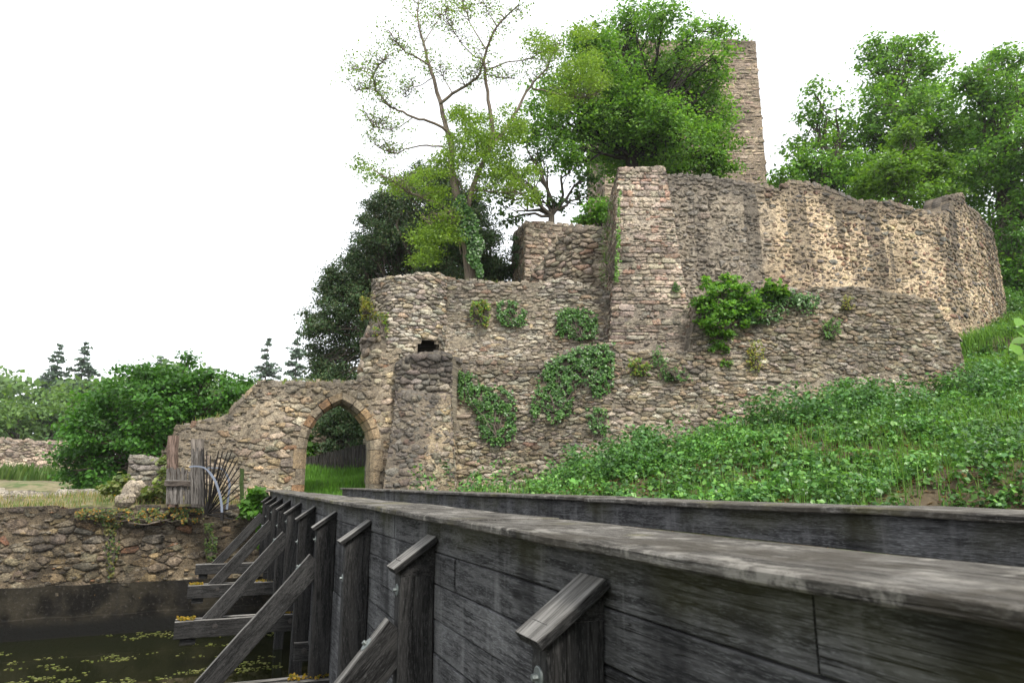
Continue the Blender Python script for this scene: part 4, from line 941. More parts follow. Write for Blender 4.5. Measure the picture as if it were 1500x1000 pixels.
# deck
for k in range(int((S_END+2.6)/.155)):
    s = S_BEG+k*.155
    beam(bp3(1.16, s, -1.27+random.uniform(-.003, .003)), bp3(2.85, s, -1.27), bd*.145, upv*.045, 'deck_plank', m_strut_wood, BR, BO, .004, 1, .001)
for L in (1.35, 2.65): beam(bp3(L, S_BEG, -1.42), bp3(L, S_END+.4, -1.42), br_*.16, upv*.24, 'bearer_beam', m_post_wood, BR, BO, .01, 6, .004)
def bolt(c, nrm, parent, ro, r=.031, mat=m_steel):
    w_ = disc(c, nrm, r, .006, 'washer', mat, parent, ro); disc(np.array(c)+np.array(nrm)*.006, nrm, r*.36, .018, 'bolt_head', mat, parent, ro, 6)
PZ = -.29
for i in range(-1, 10):                                       # posts with sloping caps, every second one braced
    s = 1.93+1.84*i; pt = .115; L0, L1 = .905, 1.095; braced = i % 2 == 1
    zbot = -2.12 if braced else -1.90
    V = []; 
    post, pc = beam(bp3((L0+L1)/2, s+pt/2, zbot), bp3((L0+L1)/2, s+pt/2, PZ-.115), br_*(L1-L0), bd*pt, 'post', m_post_wood, BR, BO, .007, 6, .002)
    ro = pc
    sl_ = .135/.19; tip = bp3(.865, s+pt/2-.01, PZ-.165); rt = bp3(1.094, s+pt/2-.01, PZ-.005)
    dv = (rt-tip)/np.linalg.norm(rt-tip); nv = np.cross(dv, bd); nv = nv if nv[2] > 0 else -nv
    beam(tip, rt, bd*.165, nv*.034, 'post_cap', m_strut_wood, post, ro, .004, 2, .001)
    # wedge closing the post below its cap
    wv_ = [bp3(L0, s, PZ-.20), bp3(L1, s, PZ-.20), bp3(L1, s, PZ-.02), bp3(L0, s, PZ-.155)]
    wv2 = [p+bd*pt for p in wv_]; VV = np.array(wv_+wv2); c = VV.mean(0)
    FF = [(0, 1, 2, 3), (7, 6, 5, 4), (0, 4, 5, 1), (1, 5, 6, 2), (2, 6, 7, 3), (3, 7, 4, 0)]
    obj('post_head', make_mesh('post_head', VV-c, FF, m_post_wood, {'gco': VV+i, 'wuv': VV, 'tint': np.ones((8, 3))}), post, loc=c-ro)
    bolt(bp3(L0-.001, s+pt*.5, -.56 if braced or i < 1 else -.72), -br_, post, ro)
    if i % 2 == 0 and i < 9:                                    # stub beams under the unbraced posts
        if i in (2, 4, 6, 8): 
            for ds in (-.055, pt+.0): beam(bp3(.93, s+ds+.03, -2.01), bp3(1.5, s+ds+.03, -2.01), bd*.05, upv*.22, 'stub_beam', m_strut_wood, BR, BO, .006, 2, .002)
            bolt(bp3(1.05, s-.052, -2.0), -bd, BR, BO, .035, m_rust)
    if braced:
        sm = s+pt/2
        a = bp3(-.10, sm, -1.95); b = bp3(.93, sm, -.77); d = (b-a)/np.linalg.norm(b-a); hv = np.cross(bd, d); hv = hv if hv[2] > 0 else -hv
        strut, stc = beam(a, b+d*.0, bd*.085, hv*.20, 'strut', m_strut_wood, BR, BO, .006, 5, .002)
        bolt(b-d*.16+hv*.1, hv, strut, stc, .036)
        for ds in (-.078, .078):                                # doubled outrigger beam clasping post and strut
            bm, bmc = beam(bp3(-.50, sm+ds, -1.99), bp3(1.6, sm+ds, -2.0), bd*.06, upv*.235, 'outrigger_beam', m_strut_wood, BR, BO, .008, 6, .003)
            if ds < 0:
                for LL in (.02, 1.04): bolt(bp3(LL, sm+ds-.032, -1.97), -bd, bm, bmc, .035, m_rust)
        beam(bp3(-.42, sm, -2.10), bp3(-.22, sm, -2.10), bd*.09, upv*.22, 'packing_block', m_post_wood, BR, BO, .01, 1, .0)
        # moss cushions on the beam ends
        LC = []; 
        for _ in range(260): LC.append(bp3(random.choice((random.uniform(-.48, -.25), random.uniform(.7, 1.1))), sm+random.uniform(-.105, .105), -1.868+random.uniform(0, .022)))
        V, F, Cc = leaves(np.array(LC), rng.normal(size=(len(LC), 3))*.6+(0, 0, .4), rng.uniform(.012, .035, len(LC)), [(.24, .17, .015), (.32, .20, .02), (.14, .13, .02)])
        if i < 9:
            mo = obj('moss', make_mesh('moss', V-BO, F, m_grass, {'tint': Cc}), BR); mo['kind'] = 'stuff'
# piles below the bearers, in the water
for i in (0, 2, 4, 6, 8):
    for L in (1.35, 2.65):
        beam(bp3(L, 2.0+1.84*i, -4.6), bp3(L, 2.0+1.84*i, -1.55), br_*.2, bd*.2, 'pile', m_post_wood, BR, BO, .02, 4, .01)

# ------------------------------------------------------------------ old gate posts, planks and the spiked fan on the moat wall
def vpost(px, ptop, pbot, Y, wpx, name, parent, ro, mat, tint, th=.12, lean=0, cham=.02, seg=5):
    a = np.array(at(px, pbot, Y)); b = np.array(at(px+lean, ptop, Y)); w = wpx*Y/1000
    return beam(a, b, (w, 0, 0), (0, th, 0), name, mat, parent, ro, cham, seg, .008, tint=tint)
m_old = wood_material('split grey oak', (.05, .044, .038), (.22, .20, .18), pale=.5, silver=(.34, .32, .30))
YG = 17.62
gb = np.array(at(265, 742, YG)); GP = empty('ruined_plank_gate', 'low weathered plank gate hung between two tall old oak posts by the moat', 'gate', tuple(gb))
for k, px in enumerate(np.arange(245.5, 281, 5.4)):
    vpost(px, [686, 684, 687, 685, 684, 688, 690, 686][k % 8], 738, YG+.02*(k % 2), 4.6, 'plank', GP, gb, m_old, (random.uniform(.5, .95),)*3, .03, 0, .005)
a = np.array(at(241.5, 707, YG-.05)); b = np.array(at(280.5, 708, YG-.05)); beam(a, b, (0, .05, 0), (0, 0, .15), 'rail', m_old, GP, gb, .01, 4, .004, tint=(.55, .5, .47))
p1 = np.array(at(253, 742, YG)); o1, _ = vpost(252.5, 638, 742, YG+.12, 13, 'old_oak_post', None, 0*gb, m_old, (.9, .70, .62), .18, 1.5); 
o1['label'] = 'reddish split oak post at the left of the plank gate'; o1['category'] = 'post'
o2, _ = vpost(289, 643, 742, YG+.10, 15.5, 'old_oak_post', None, 0*gb, m_old, (1.15, 1.1, 1.05), .20, 1)
o2['label'] = 'thick pale grey oak post right of the plank gate, beside the spikes'; o2['category'] = 'post'
FB = empty('fence_boards', 'narrow upright weathered boards nailed across the thick oak post', 'boards', tuple(at(290, 742, YG-.1)))
for k, px in enumerate((281.5, 285.3, 289, 292.8, 296.5)): vpost(px, [657, 661, 655, 660, 658][k], 738, YG-.08, 3.3, 'board', FB, np.array(FB.location), m_old, (random.uniform(.55, .9),)*3, .025, 0, .004)
m_iron = plain('rusty dark iron', (.022, .02, .019), .6, .3, 40, .5)
m_band = plain('pale blue painted band', (.17, .195, .245), .5, .12, 30)
YS = 17.25
sb_ = np.array(at(303, 754, YS)); SF = empty('spiked_iron_fan', 'fan of thin iron spikes and two pale curved bands on the moat wall edge', 'spike barrier', tuple(sb_))
tips_ = [(472, 240), (487, 235), (517, 262), (553, 305), (590, 350), (606, 330), (625, 262), (660, 265), (708, 262), (740, 272), (770, 305), (792, 345), (812, 402), (816, 482), (805, 575), (796, 665), (775, 770), (757, 875), (640, 400), (690, 420), (520, 420), (575, 430), (730, 820)]
for k, (cx, cy) in enumerate(tips_):
    dy = random.uniform(-.35, .25); e = np.array(at(220+cx/6.25, 620+cy/6.25, YS+dy)); a = sb_+(e-sb_)*.02+rng.normal(size=3)*.02
    v, f, g_ = tube([a, (a+e)/2+rng.normal(size=3)*.01, e, e+(e-a)/np.linalg.norm(e-a)*.05], [.017, .017, .015, .002], 5)
    obj('spike', make_mesh('spike', v-sb_, f, m_iron, smooth=True), SF)
for dy, pts in ((-.25, [(355, 397), (400, 391), (445, 392), (490, 402), (520, 422), (548, 452), (575, 490), (600, 535), (620, 590), (635, 640), (648, 700), (655, 760), (657, 815)]),
                (.15, [(520, 406), (580, 406), (640, 406), (668, 424), (692, 452), (712, 492), (724, 540), (727, 590), (720, 640), (710, 710), (702, 785)])):
    P = [np.array(at(220+x/6.25, 620+y/6.25, YS+dy)) for x, y in pts]; V = []; F = []
    for i, p in enumerate(P):
        T = P[min(i+1, len(P)-1)]-P[max(i-1, 0)]; T /= np.linalg.norm(T); nn = np.cross(T, (0, 1, 0)); hw = .017+.010*(i > 4)
        V += [p+nn*hw+(0, -.006, 0), p-nn*hw+(0, -.006, 0), p-nn*hw+(0, .006, 0), p+nn*hw+(0, .006, 0)]
        if i: 
            q = (i-1)*4; F += [(q, q+1, q+5, q+4), (q+1, q+2, q+6, q+5), (q+2, q+3, q+7, q+6), (q+3, q, q+4, q+7)]
    F += [(3, 2, 1, 0), tuple(range(len(V)-4, len(V)))]
    obj('curved_band', make_mesh('curved_band', np.array(V)-sb_, F, m_band), SF)
beam(at(325.5, 762, YS-.25), at(325.5, 750, YS-.25), (.07, 0, 0), (0, .07, 0), 'foot', m_iron, SF, sb_, .01, 1, 0)
vp = empty('mossy_stake', 'narrow green mossy stake leaning on the gate wall', 'stake', tuple(at(354, 732, 18.9)))
beam(at(354, 732, 18.9), at(355, 686, 18.9), (.09, 0, 0), (0, .08, 0), 'stake', plain('mossy wood', (.04, .065, .018), .95, .5, 30, 0, .8), vp, np.array(vp.location), .01, 5, .01)

# dark board fence on the grass behind the gateway
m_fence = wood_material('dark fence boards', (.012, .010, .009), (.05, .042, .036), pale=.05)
YF = 25.2
fb = empty('courtyard_fence', 'dark upright board fence climbing the grass behind the gateway', 'fence', tuple(at(450, 694, 26)))
fo = np.array(fb.location)
for k in range(22):
    f_ = k/21; px = 438+f_*112; Y = 26.2-f_*1.6; a = np.array(at(px, 699-f_*19, Y)); b = np.array(at(px, 672-f_*26+random.uniform(-1, 1), Y)); beam(a, b, (112/22*.93*Y/1000, 0, 0), (0, .03, 0), 'fence_board', m_fence, fb, fo, .004, 1, 0)

# ------------------------------------------------------------------ rays onto the walls for climbers
bv, bf = [], []; o_ = 0
for V, F in WALL_BVH:
    bv += V.tolist(); bf += [tuple(i+o_ for i in f) for f in F]; o_ += len(V)
BVH = BVHTree.FromPolygons(bv, bf)
def cast(px, py):
    d = Vector(ray(px, py)).normalized(); h = BVH.ray_cast(Vector((0, 0, 0)), d, 90)
    return (np.array(h[0]), np.array(h[1])) if h[0] is not None else (None, None)
def inpoly(x, y, poly):
    c = False; n = len(poly)
    for i in range(n):
        x1, y1 = poly[i]; x2, y2 = poly[i-1]
        if (y1 > y) != (y2 > y) and x < (x2-x1)*(y-y1)/(y2-y1)+x1: c = not c
    return c
IVY = [(.05, .13, .025), (.07, .165, .033), (.035, .09, .02), (.10, .21, .045)]
YEL = [(.22, .24, .03), (.16, .22, .03), (.28, .24, .03)]
FRESH = [(.10, .22, .025), (.13, .26, .03), (.08, .18, .022)]
def climber(name, label, cat, poly, n, size, cols, thick=.12, group=None, mat=None, flop=.5, stems=True, dens=None):
    n = int(n*1.7); size *= .68; n = int(n*1.3)
    xs_ = [p[0] for p in poly]; ys_ = [p[1] for p in poly]; C, N, S0 = [], [], []; tries = 0; sd_ = random.random()*90
    while len(C) < n and tries < n*8:
        tries += 1; x = random.uniform(min(xs_), max(xs_)); y = random.uniform(min(ys_), max(ys_))
        if not inpoly(x+random.gauss(0, 3), y+random.gauss(0, 3), poly): continue
        if vnoise(x*.2+sd_, y*.2)*.7+vnoise(x*.07, y*.07+sd_)*.3 < .40 or random.random() < .0: continue
        h, nr = cast(x, y)
        if h is None or h[1] > 35: continue
        if nr@h > 0: nr = -nr
        C.append(h+nr*(random.uniform(.04, .04+thick)+thick*max(0, vnoise(x*.1, y*.1+sd_)-.3))); N.append(nr*1.0+np.array([0, 0, flop])+rng.normal(size=3)*.38)
    if len(C) < 5: print('CLIMBER EMPTY', label); return
    C = np.array(C); c0 = C.mean(0); root = empty(name, label, cat, tuple(c0), group)
    V, F, Cc = leaves(C, np.array(N), size*rng.uniform(.6, 1.25, len(C)), cols, aspect=1.15, six=size > .1)
    obj('foliage', make_mesh('foliage', V-c0, F, mat or m_dleaf, {'tint': Cc}), root)
    if stems:
        T = Tubes(); lo = C[np.argsort(C[:, 2])][:max(1, len(C)//12)].mean(0)
        for q in C[rng.integers(0, len(C), 26)]: T.add(curve(lo, q, 7, 0, .05), [.018, .015, .012, .01, .008, .006, .004], 4)
        T.build('stem', m_bark, root, c0)
G_ = 'ivy patches on the castle walls'
climber('ivy', 'ivy patch spilling down the wall just right of the squat buttress', 'ivy', [(668, 545), (690, 548), (712, 570), (745, 572), (757, 610), (752, 640), (730, 655), (708, 640), (700, 600), (672, 575)], 1500, .105, IVY, group=G_)
climber('ivy', 'small ivy tuft high on the curtain wall, left of the larger ivies', 'ivy', [(728, 446), (750, 441), (772, 458), (768, 476), (740, 480), (727, 462)], 420, .10, IVY, group=G_)
climber('ivy', 'ragged ivy patch on the curtain wall left of the tall buttress', 'ivy', [(815, 460), (840, 452), (876, 462), (870, 500), (840, 496), (814, 492)], 900, .10, IVY, group=G_)
climber('ivy', 'ivy mass in two lobes under the left foot of the tall buttress', 'ivy', [(800, 535), (850, 510), (900, 502), (898, 560), (878, 585), (860, 560), (838, 565), (836, 605), (812, 622), (795, 590), (788, 600), (782, 618), (778, 600)], 2300, .105, IVY, group=G_)
climber('ivy', 'little ivy clump low on the wall beneath the two-lobed ivy', 'ivy', [(858, 600), (880, 598), (892, 622), (880, 640), (862, 620)], 240, .10, IVY, group=G_)
climber('ivy', 'ivy curtain hanging over the broken top of the lower wall', 'ivy', [(1070, 428), (1110, 430), (1160, 432), (1192, 440), (1188, 462), (1160, 452), (1130, 470), (1090, 478), (1070, 470)], 1500, .11, IVY, group=G_, thick=.25)
climber('ivy', 'ivy on the left corner of the squared inner wall', 'ivy', [(744, 348), (762, 344), (764, 380), (757, 395), (746, 385)], 420, .11, [(.05, .15, .025), (.07, .18, .03)], group=G_)
climber('wall_plant', 'ivy strip in the angle left of the tall buttress', 'wall plant', [(900, 290), (908, 290), (904, 330), (900, 420), (894, 415), (898, 340)], 500, .09, FRESH, group='plants rooted in the walls', thick=.3)
climber('wall_plant', 'yellowing shrub sprouting from the left side of the round turret', 'wall plant', [(545, 432), (556, 428), (556, 448), (545, 470), (538, 465)], 260, .09, YEL, thick=.3, flop=.8, mat=m_leaf, group='plants rooted in the walls')
climber('wall_plant', 'small green tuft on the lower left of the round turret', 'wall plant', [(550, 458), (568, 462), (572, 485), (560, 495), (552, 480)], 160, .09, FRESH+YEL, thick=.15, mat=m_leaf, group='plants rooted in the walls')
climber('wall_plant', 'yellow-green shrub on the curtain wall right of the round turret', 'wall plant', [(690, 446), (712, 442), (720, 458), (714, 480), (704, 474), (690, 460)], 360, .09, YEL+FRESH, thick=.25, flop=.8, mat=m_leaf, group='plants rooted in the walls')
climber('wall_plant', 'yellow-green tuft below the tall buttress', 'wall plant', [(914, 535), (935, 528), (952, 536), (948, 552), (925, 550)], 200, .09, YEL+FRESH, thick=.25, flop=.8, mat=m_leaf, group='plants rooted in the walls')
climber('wall_plant', 'sparse green sprigs on the wall right of the yellow-green tuft', 'wall plant', [(955, 515), (970, 505), (978, 545), (1000, 540), (1012, 560), (975, 560), (955, 530)], 150, .09, IVY, thick=.15, mat=m_leaf, group='plants rooted in the walls')
climber('wall_plant', 'yellow sprigs on the lower wall beneath the hanging ivy', 'wall plant', [(1092, 505), (1110, 500), (1118, 540), (1090, 545)], 140, .09, YEL, thick=.2, mat=m_leaf, flop=.8, group='plants rooted in the walls')
climber('wall_plant', 'yellow tuft near the top of the lower wall right of the hanging ivy', 'wall plant', [(1228, 438), (1245, 436), (1248, 452), (1232, 455)], 80, .08, YEL, thick=.15, mat=m_leaf, flop=.8, group='plants rooted in the walls')
climber('wall_plant', 'small green fern tuft on the middle of the lower wall', 'wall plant', [(1200, 470), (1225, 468), (1228, 485), (1212, 500), (1202, 492)], 170, .09, FRESH+IVY, thick=.2, mat=m_leaf, flop=.8, group='plants rooted in the walls')
climber('wall_plant', 'sprig on the front of the tall buttress near its foot', 'wall plant', [(983, 415), (996, 414), (996, 428), (986, 430)], 60, .08, IVY, thick=.1, mat=m_leaf, group='plants rooted in the walls')
climber('wall_plant', 'creepers trailing down the middle of the moat wall', 'wall plant', [(150, 745), (172, 745), (176, 790), (168, 830), (160, 850), (158, 800)], 170, .09, [(.07, .12, .03), (.16, .15, .04)], thick=.12, mat=m_leaf, group='plants rooted in the walls')
climber('wall_plant', 'creeper hanging on the moat wall below the spiked fan', 'wall plant', [(300, 765), (312, 768), (318, 800), (310, 822), (302, 800)], 130, .08, [(.07, .13, .03), (.12, .16, .04)], thick=.12, mat=m_leaf, group='plants rooted in the walls')
climber('wall_plant', 'straggling creeper fringe along the left top of the moat wall', 'wall plant', [(110, 742), (215, 742), (300, 746), (296, 762), (250, 758), (200, 768), (120, 756)], 800, .075, [(.09, .13, .03), (.16, .15, .05), (.05, .09, .02), (.30, .16, .02)], thick=.25, mat=m_leaf, group='plants rooted in the walls')

# shrub growing out of the top of the lower wall
def shrub(name, label, cat, blobs, Y, size, cols, nper=120, clump=.2, base=None, group=None, k=1.0, mat=None):
    pts = [B(q[0], q[1], Y+random.uniform(-.25, .25), q[2]) for q in blobs]; b0 = np.array(base if base is not None else at(blobs[0][0], blobs[0][1]+blobs[0][2], Y))
    root = empty(name, label, cat, tuple(b0), group); T = Tubes(); LC, LN, TN = [], [], []
    for (x, y, z, r, _) in pts:
        c = np.array((x, y, z)); T.add(curve(b0, c, 6, .05, .06), np.linspace(.03, .01, 6), 5); nc = max(5, int(k*10*(r/clump)**2*.4))
        d = rng.normal(size=(nc, 3)); d /= np.linalg.norm(d, axis=1, keepdims=True); cc = c+d*r*rng.random((nc, 1))**.45
        for q in cc[::3]: T.add(curve(c, q, 3, 0, .08), [.01, .007, .003], 4)
        m = int(nper/10); P = cc[:, None]+rng.normal(size=(nc, m, 3))*clump*np.array([.5, .5, .28]); LC.append(P.reshape(-1, 3)); LN.append((np.array([0, -.1, .6])+(cc-c)[:, None]/r*.4+rng.normal(size=(nc, m, 3))*.4).reshape(-1, 3)); TN.append(np.repeat(rng.uniform(.75, 1.25, nc), m))
    LC = np.concatenate(LC); V, F, Cc = leaves(LC, np.concatenate(LN), size*rng.uniform(.6, 1.25, len(LC)), cols, tone=np.concatenate(TN), six=size > .12, aspect=1.6)
    T.build('stem', m_bark, root, b0); obj('foliage', make_mesh('foliage', V-b0, F, mat or m_leaf, {'tint': Cc}), root)
h, _ = cast(1060, 470); Ysh = h[1]-.25
shrub('wall_shrub', 'lush bright green shrub hanging from the broken notch in the lower wall', 'shrub', [(1058, 420, 18), (1040, 432, 16), (1075, 432, 20), (1095, 442, 14), (1050, 455, 24), (1075, 465, 24), (1045, 485, 18), (1065, 495, 16), (1050, 515, 14), (1105, 455, 12), (1032, 460, 12), (1035, 415, 9), (1075, 410, 10), (1088, 420, 9), (1022, 445, 8), (1112, 445, 7), (1040, 505, 8), (1062, 532, 7)], Ysh, .085, [(.11, .25, .03), (.08, .20, .025), (.16, .31, .045)], 300, .17, k=.62)
shrub('wall_shrub', 'small fresh shrub on the wall top right of the hanging shrub', 'shrub', [(1132, 420, 10), (1145, 428, 8), (1120, 428, 8)], Ysh+.3, .12, FRESH, 200, .16, k=1.3)
shrub('leafy_shrub', 'bright leafy shrub at the far end of the bridge beside the moat wall', 'shrub', [(378, 720, 11), (372, 735, 13), (384, 738, 12), (366, 748, 9), (388, 752, 12), (400, 800, 12), (396, 770, 14)], 18.3, .11, [(.07, .18, .02), (.10, .24, .03)], 300, .17, k=1.3)
shrub('weedy_shrub', 'pale weedy bush among rubble left of the ruined wall end', 'shrub', [(165, 712, 10), (180, 706, 12), (195, 715, 9), (155, 718, 8), (175, 720, 10)], 18.6, .11, [(.14, .19, .05), (.20, .22, .08), (.10, .15, .04)], 200, .16, k=1.0)
shrub('weedy_shrub', 'weeds and brambles growing in front of the ruined wall end', 'shrub', [(215, 722, 12), (232, 712, 10), (238, 695, 8), (225, 732, 10), (245, 725, 8), (240, 675, 6)], 18.5, .10, [(.12, .18, .04), (.18, .21, .07)], 160, .16, k=.9)
shrub('lime_shrub', 'small lime-green shrub glimpsed at the left edge of the gateway opening', 'shrub', [(452, 668, 8), (455, 655, 7), (450, 640, 6)], 27, .16, FRESH, 200, .2, k=1.4)  # shrub in the shared fresh-green leaf colours
# near twig reaching in at the right edge
tw = np.array(at(1530, 500, 3.2)); root = empty('overhanging_twig', 'few large bright leaves of a near twig reaching in at the right edge', 'twig', tuple(tw)); T = Tubes(); C, N, S_ = [], [], []
for (x, y) in ((1492, 472), (1498, 490), (1488, 512), (1500, 525), (1505, 480), (1495, 500), (1510, 515)):
    e = np.array(at(x, y, 3.2+random.uniform(-.1, .1))); T.add(curve(tw, e, 4, .03, .05), [.005, .004, .003, .002], 4); C.append(e); N.append([random.uniform(-.3, .3), -.8, .7])
V, F, Cc = leaves(np.array(C), np.array(N), np.full(len(C), .05), [(.12, .26, .03), (.16, .30, .04)], six=True, aspect=2.0); T.build('stem', m_bark, root, tw); obj('foliage', make_mesh('foliage', V-tw, F, m_leaf, {'tint': Cc}), root)

# ------------------------------------------------------------------ ground cover
def scatter(n, x0, x1, y0, y1, keep):
    X = rng.uniform(x0, x1, n); Y = rng.uniform(y0, y1, n); m = keep(X, Y) > rng.random(n); return X[m], Y[m]
wallY = lambda X: np.interp(X, [-3, 3.3, 6, 10, 15.3, 15.4, 40], [20.6, 20.4, 20.5, 20.8, 21.8, 40, 40])
def bank_keep(X, Y):
    px, py, dd = proj(np.stack([X, Y, ground_z(X, Y)], -1)); v = (px > -60) & (px < 1580) & (py < 770) & (Y < wallY(X))
    bare = vnoise(X*.55, Y*.7, 12)*.6+vnoise(X*1.9, Y*1.9, 3)*.4
    low = sst(17.5, 13.5, Y-.08*(X-5))
    return v*np.where(bare > .44, 1., 1-.6*low)
# nettles: stems with pairs of leaves
X, Y = scatter(44000, -3.2, 30, 12.5, 34, lambda X, Y: bank_keep(X, Y)*np.where(vnoise(X*1.7, Y*1.7, 77) > .42, 1., .22))
lim = np.interp(X, [-3, .6, 2.2], [.12, .25, 1.]); k_ = rng.random(len(X)) < lim; X, Y = X[k_], Y[k_]
Z = ground_z(X, Y); nearw = np.clip(1-(wallY(X)-Y)/3.2, 0, 1); hh = rng.uniform(.12, .55, len(X))*(.45+1.1*vnoise(X*.8, Y*.8, 6))+nearw*rng.uniform(.1, .85, len(X))*sst(.35, .7, vnoise(X*1.1, Y*.5, 66)); n_l = 16
t_ = rng.random((len(X), n_l))**.6; ang = rng.uniform(0, 6.28, (len(X), n_l)); rad = .05+.10*rng.random((len(X), n_l))
lean = rng.normal(size=(len(X), 1, 2))*.12
P = np.stack([X[:, None]+np.cos(ang)*rad+lean[..., 0]*t_, Y[:, None]+np.sin(ang)*rad+lean[..., 1]*t_, Z[:, None]+hh[:, None]*t_+.01], -1)
N = np.stack([np.cos(ang)*.35, np.sin(ang)*.35-.1, np.ones_like(ang)*.8], -1)+rng.normal(size=P.shape)*.42
sz = .085*rng.uniform(.5, 1.4, P.shape[:2])*np.repeat(rng.choice([.55, .85, 1.15], len(X), p=[.4, .4, .2])[:, None], n_l, 1); tone = np.repeat((.6+.8*vnoise(X*.7, Y*.7, 21))*rng.uniform(.7, 1.3, len(X)), n_l)
yl = np.repeat(sst(14, 20, X)*sst(.35, .6, vnoise(X*.3, Y*.3, 5)), n_l)
V, F, Cc = leaves(P.reshape(-1, 3), N.reshape(-1, 3), sz.reshape(-1), [(.06, .155, .034), (.095, .225, .045), (.05, .13, .034), (.14, .28, .06)], tone=tone, aspect=1.35)
o = obj('nettle_undergrowth', make_mesh('nettle_undergrowth', V, F, m_nettle, {'tint': Cc})); o['kind'] = 'stuff'
# taller stands of nettle and bramble massed against the wall foot
X, Y = scatter(5200, -3, 17, 15.5, 22, lambda X, Y: (Y < wallY(X)-.15)*np.clip(1-(wallY(X)-.2-Y)/3.4, 0, 1)**1.3*sst(.42, .62, vnoise(X*.9, Y*.5, 91)*.65+vnoise(X*2.3, Y*1.1, 92)*.35)*np.interp(X, [-3, .8, 2.4], [.05, .12, 1.]))
Z = ground_z(X, Y); n_l = 46; hh = rng.uniform(.5, 1.25, len(X)); t_ = rng.random((len(X), n_l))**.7; ang = rng.uniform(0, 6.28, (len(X), n_l)); rad = .05+.16*rng.random((len(X), n_l)); lean = rng.normal(size=(len(X), 1, 2))*.2
P = np.stack([X[:, None]+np.cos(ang)*rad+lean[..., 0]*t_, Y[:, None]+np.sin(ang)*rad+(lean[..., 1]-.1)*t_, Z[:, None]+hh[:, None]*t_], -1)
N = np.stack([np.cos(ang)*.5, np.sin(ang)*.5-.15, np.ones_like(ang)*.8], -1)+rng.normal(size=P.shape)*.35
V, F, Cc = leaves(P.reshape(-1, 3), N.reshape(-1, 3), .082*rng.uniform(.5, 1.3, P.shape[0]*n_l), [(.05, .13, .035), (.08, .19, .05), (.11, .24, .06)], tone=np.repeat(rng.uniform(.65, 1.3, len(X)), n_l), aspect=1.4)
o = obj('tall_nettles', make_mesh('tall_nettles', V, F, m_nettle, {'tint': Cc})); o['kind'] = 'stuff'
# grass blades
def blades(name, X, Y, Z, h, cols, w=.012, droop=.35, mat=None, label=None):
    n = len(X); ang = rng.uniform(0, 6.28, n); h = h*rng.uniform(.5, 1.3, n); dx, dy = np.cos(ang), np.sin(ang); wx, wy = -dy*w, dx*w
    l = droop*h*rng.uniform(.2, 1.4, n)
    b = np.stack([X, Y, Z-.01], -1); W = np.stack([wx, wy, 0*wx], -1); m = b+np.stack([dx*l*.35, dy*l*.35, h*.6], -1); tp_ = b+np.stack([dx*l, dy*l, h], -1)
    V = np.stack([b-W, b+W, m+W*.8, m-W*.8, tp_], 1).reshape(-1, 3); k = np.arange(n)*5
    F = np.concatenate([np.stack([k, k+1, k+2], 1), np.stack([k, k+2, k+3], 1), np.stack([k+3, k+2, k+4], 1)])
    cols = np.array(cols); c = cols[rng.integers(0, len(cols), n)]*(rng.uniform(.75, 1.25, (n, 1)))
    o = obj(name, make_mesh(name, V, F, mat or m_grass, {'tint': np.repeat(c, 5, 0)})); o['kind'] = 'stuff'; return o
X, Y = scatter(110000, -1, 30, 13, 34, lambda X, Y: bank_keep(X, Y)*(.25+.75*(vnoise(X*.45, Y*.45, 31) > .48))*np.clip(.35+(X-4)/14, .2, 1))
blades('bank_grass', X, Y, ground_z(X, Y), .42, [(.09, .20, .03), (.12, .25, .04), (.16, .27, .06)], .011)
X, Y = scatter(26000, 14.2, 25, 19.5, 28.5, lambda X, Y: (Y < wallY(X))*np.where(vnoise(X*.9, Y*.9, 51) > .38, 1., .3))
blades('slope_grass', X, Y, ground_z(X, Y), .5, [(.14, .28, .04), (.18, .33, .05), (.12, .24, .04)], .012)
X, Y = scatter(42000, -8.6, -3.0, 21.2, 27.5, lambda X, Y: np.ones_like(X))
blades('courtyard_grass', X, Y, ground_z(X, Y), .24, [(.12, .27, .035), (.15, .31, .045), (.09, .21, .03)], .014)
my = lambda X: np.interp(X, mpx[:, 0], mpx[:, 1])
X, Y = scatter(26000, -19, -5.6, 15, 24, lambda X, Y: ((Y > my(X)+.15) & (Y < my(X)+4.5))*np.where(Y < my(X)+1.2, 1., .45))
k_ = vnoise(X*1.3, Y*1.3, 44)+rng.random(len(X))*.6 > .62; X, Y = X[k_], Y[k_]
blades('dry_bank_grass', X, Y, ground_z(X, Y), .17, [(.30, .24, .12), (.24, .21, .10), (.34, .28, .15), (.14, .19, .05), (.12, .18, .04), (.10, .16, .035)], .008, .6)
X, Y = scatter(14000, -60, -22, 40, 56, lambda X, Y: np.ones_like(X)); blades('far_meadow_grass', X, Y, ground_z(X, Y), .9, [(.06, .12, .025), (.08, .13, .03)], .06)
# brown litter on the bare patches of the bank
X, Y = scatter(16000, -1, 24, 12.5, 20, lambda X, Y: (Y < wallY(X))*1.); Z = ground_z(X, Y)+.015
V, F, Cc = leaves(np.stack([X, Y, Z], -1), rng.normal(size=(len(X), 3))*.35+(0, 0, 1), rng.uniform(.03, .08, len(X)), [(.17, .10, .05), (.25, .17, .09), (.11, .07, .04)], aspect=2.2)
o = obj('leaf_litter', make_mesh('leaf_litter', V, F, m_grass, {'tint': Cc})); o['kind'] = 'stuff'
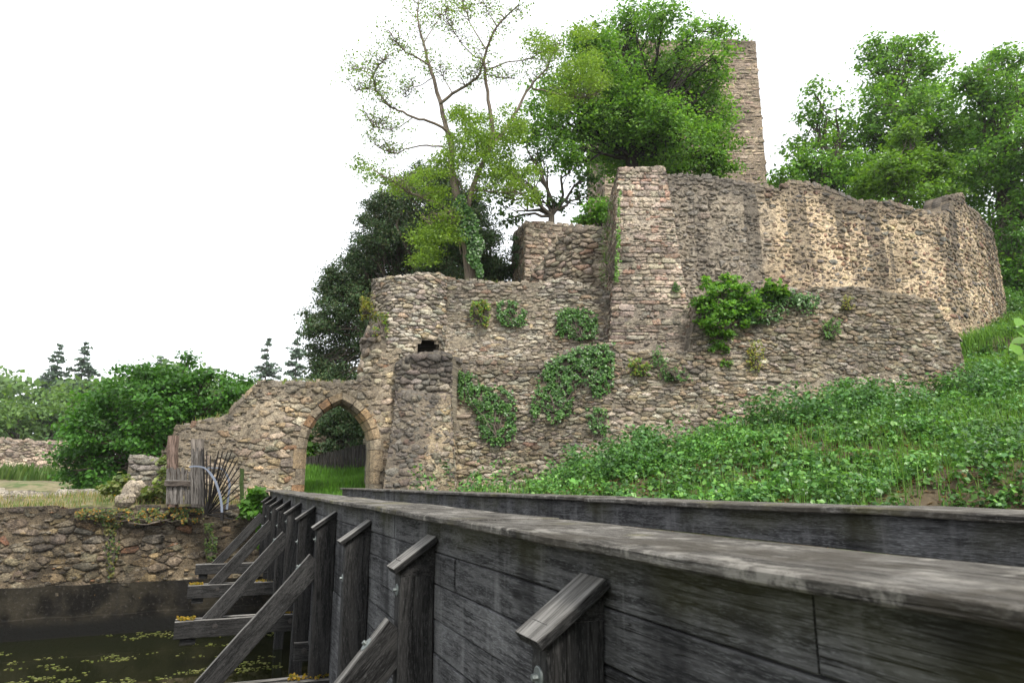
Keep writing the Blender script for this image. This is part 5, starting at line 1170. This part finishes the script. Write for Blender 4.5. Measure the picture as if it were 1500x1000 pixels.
# tufts and flowers along the wall tops
LX, LY, LZ = [], [], []
for pth, tf, a, b, n in ((gp, g_top, 3.0, 5.2, 420), (gp, g_top, .3, 3, 90), (cp, cp.profile([(660, 408), (915, 426)]), 0, cp.L, 130)):
    u = rng.uniform(a, b, n); q = pth.S(u, tf(u), -rng.uniform(.1, .6, n)); LX.append(q[:, 0]); LY.append(q[:, 1]); LZ.append(q[:, 2])
LX, LY, LZ = map(np.concatenate, (LX, LY, LZ)); blades('wall_top_grass', LX, LY, LZ+.02, .18, [(.14, .22, .05), (.28, .26, .10)], .008)
# floating duckweed and lily scraps
n = 0; C = []; S0 = []
for _ in range(3000):
    x = random.uniform(-14, -2.5); y = random.uniform(10, 18.2)
    if y > my(x)-.2 or y < 10: continue
    v = vnoise(x*.8, y*1.2, 61)*.6+vnoise(x*3, y*4, 62)*.4
    if v > .655: 
        for _ in range(5): C.append((x+random.gauss(0, .07), y+random.gauss(0, .07), WZ+.006)); S0.append(random.uniform(.02, .07))
V, F, Cc = leaves(np.array(C), rng.normal(size=(len(C), 3))*.04+(0, 0, 1), S0, [(.20, .22, .06), (.15, .18, .045), (.26, .26, .11)], aspect=1.2, fold=.05)
o = obj('floating_pondweed', make_mesh('floating_pondweed', V, F, m_grass, {'tint': Cc})); o['kind'] = 'stuff'
# loose stones by the ruin
for (px, py, Y, s_, lab) in ((197, 718, 18.4, .36, 'pale angular boulder at the foot of the ruined wall end'), (183, 733, 18.0, .30, 'grey pointed stone in the dry grass left of the plank gate')):
    c = np.array(at(px, py, Y)); V = []; F = []
    for a in range(4):
        for b in range(8):
            th = math.pi*(a+.6)/4.6; ph = 2*math.pi*b/8; r = s_*random.uniform(.75, 1.1); V.append((r*math.sin(th)*math.cos(ph), r*.7*math.sin(th)*math.sin(ph), r*.8*math.cos(th)))
    for a in range(3):
        for b in range(8): F.append((a*8+b, (a+1)*8+b, (a+1)*8+(b+1) % 8, a*8+(b+1) % 8))
    F.append(tuple(range(8))); F.append(tuple(range(24, 32))[::-1])
    V = np.array(V); o = obj('boulder', make_mesh('boulder', V, F, m_pale, {'tint': [(.42, .38, .32)]*len(V), 'wuv': V+c}), None, c); o['label'] = lab; o['category'] = 'stone'

# ------------------------------------------------------------------ thin moist air
hz = bpy.data.materials.new('thin haze'); hz.use_nodes = True; ht = hz.node_tree; ht.nodes.clear()
pv = ht.nodes.new('ShaderNodeVolumePrincipled'); pv.inputs['Color'].default_value = (.93, .96, 1, 1); pv.inputs['Density'].default_value = .00028; pv.inputs['Anisotropy'].default_value = .3
ho = ht.nodes.new('ShaderNodeOutputMaterial'); ht.links.new(pv.outputs[0], ho.inputs['Volume'])
x0, x1, y0, y1, z0, z1 = -610, 610, -310, 910, -6, 45
hv = [(x, y, z) for z in (z0, z1) for x, y in ((x0, y0), (x1, y0), (x1, y1), (x0, y1))]
h = obj('haze', make_mesh('haze', hv, [(3, 2, 1, 0), (4, 5, 6, 7), (0, 1, 5, 4), (1, 2, 6, 5), (2, 3, 7, 6), (3, 0, 4, 7)], hz)); h['kind'] = 'stuff'
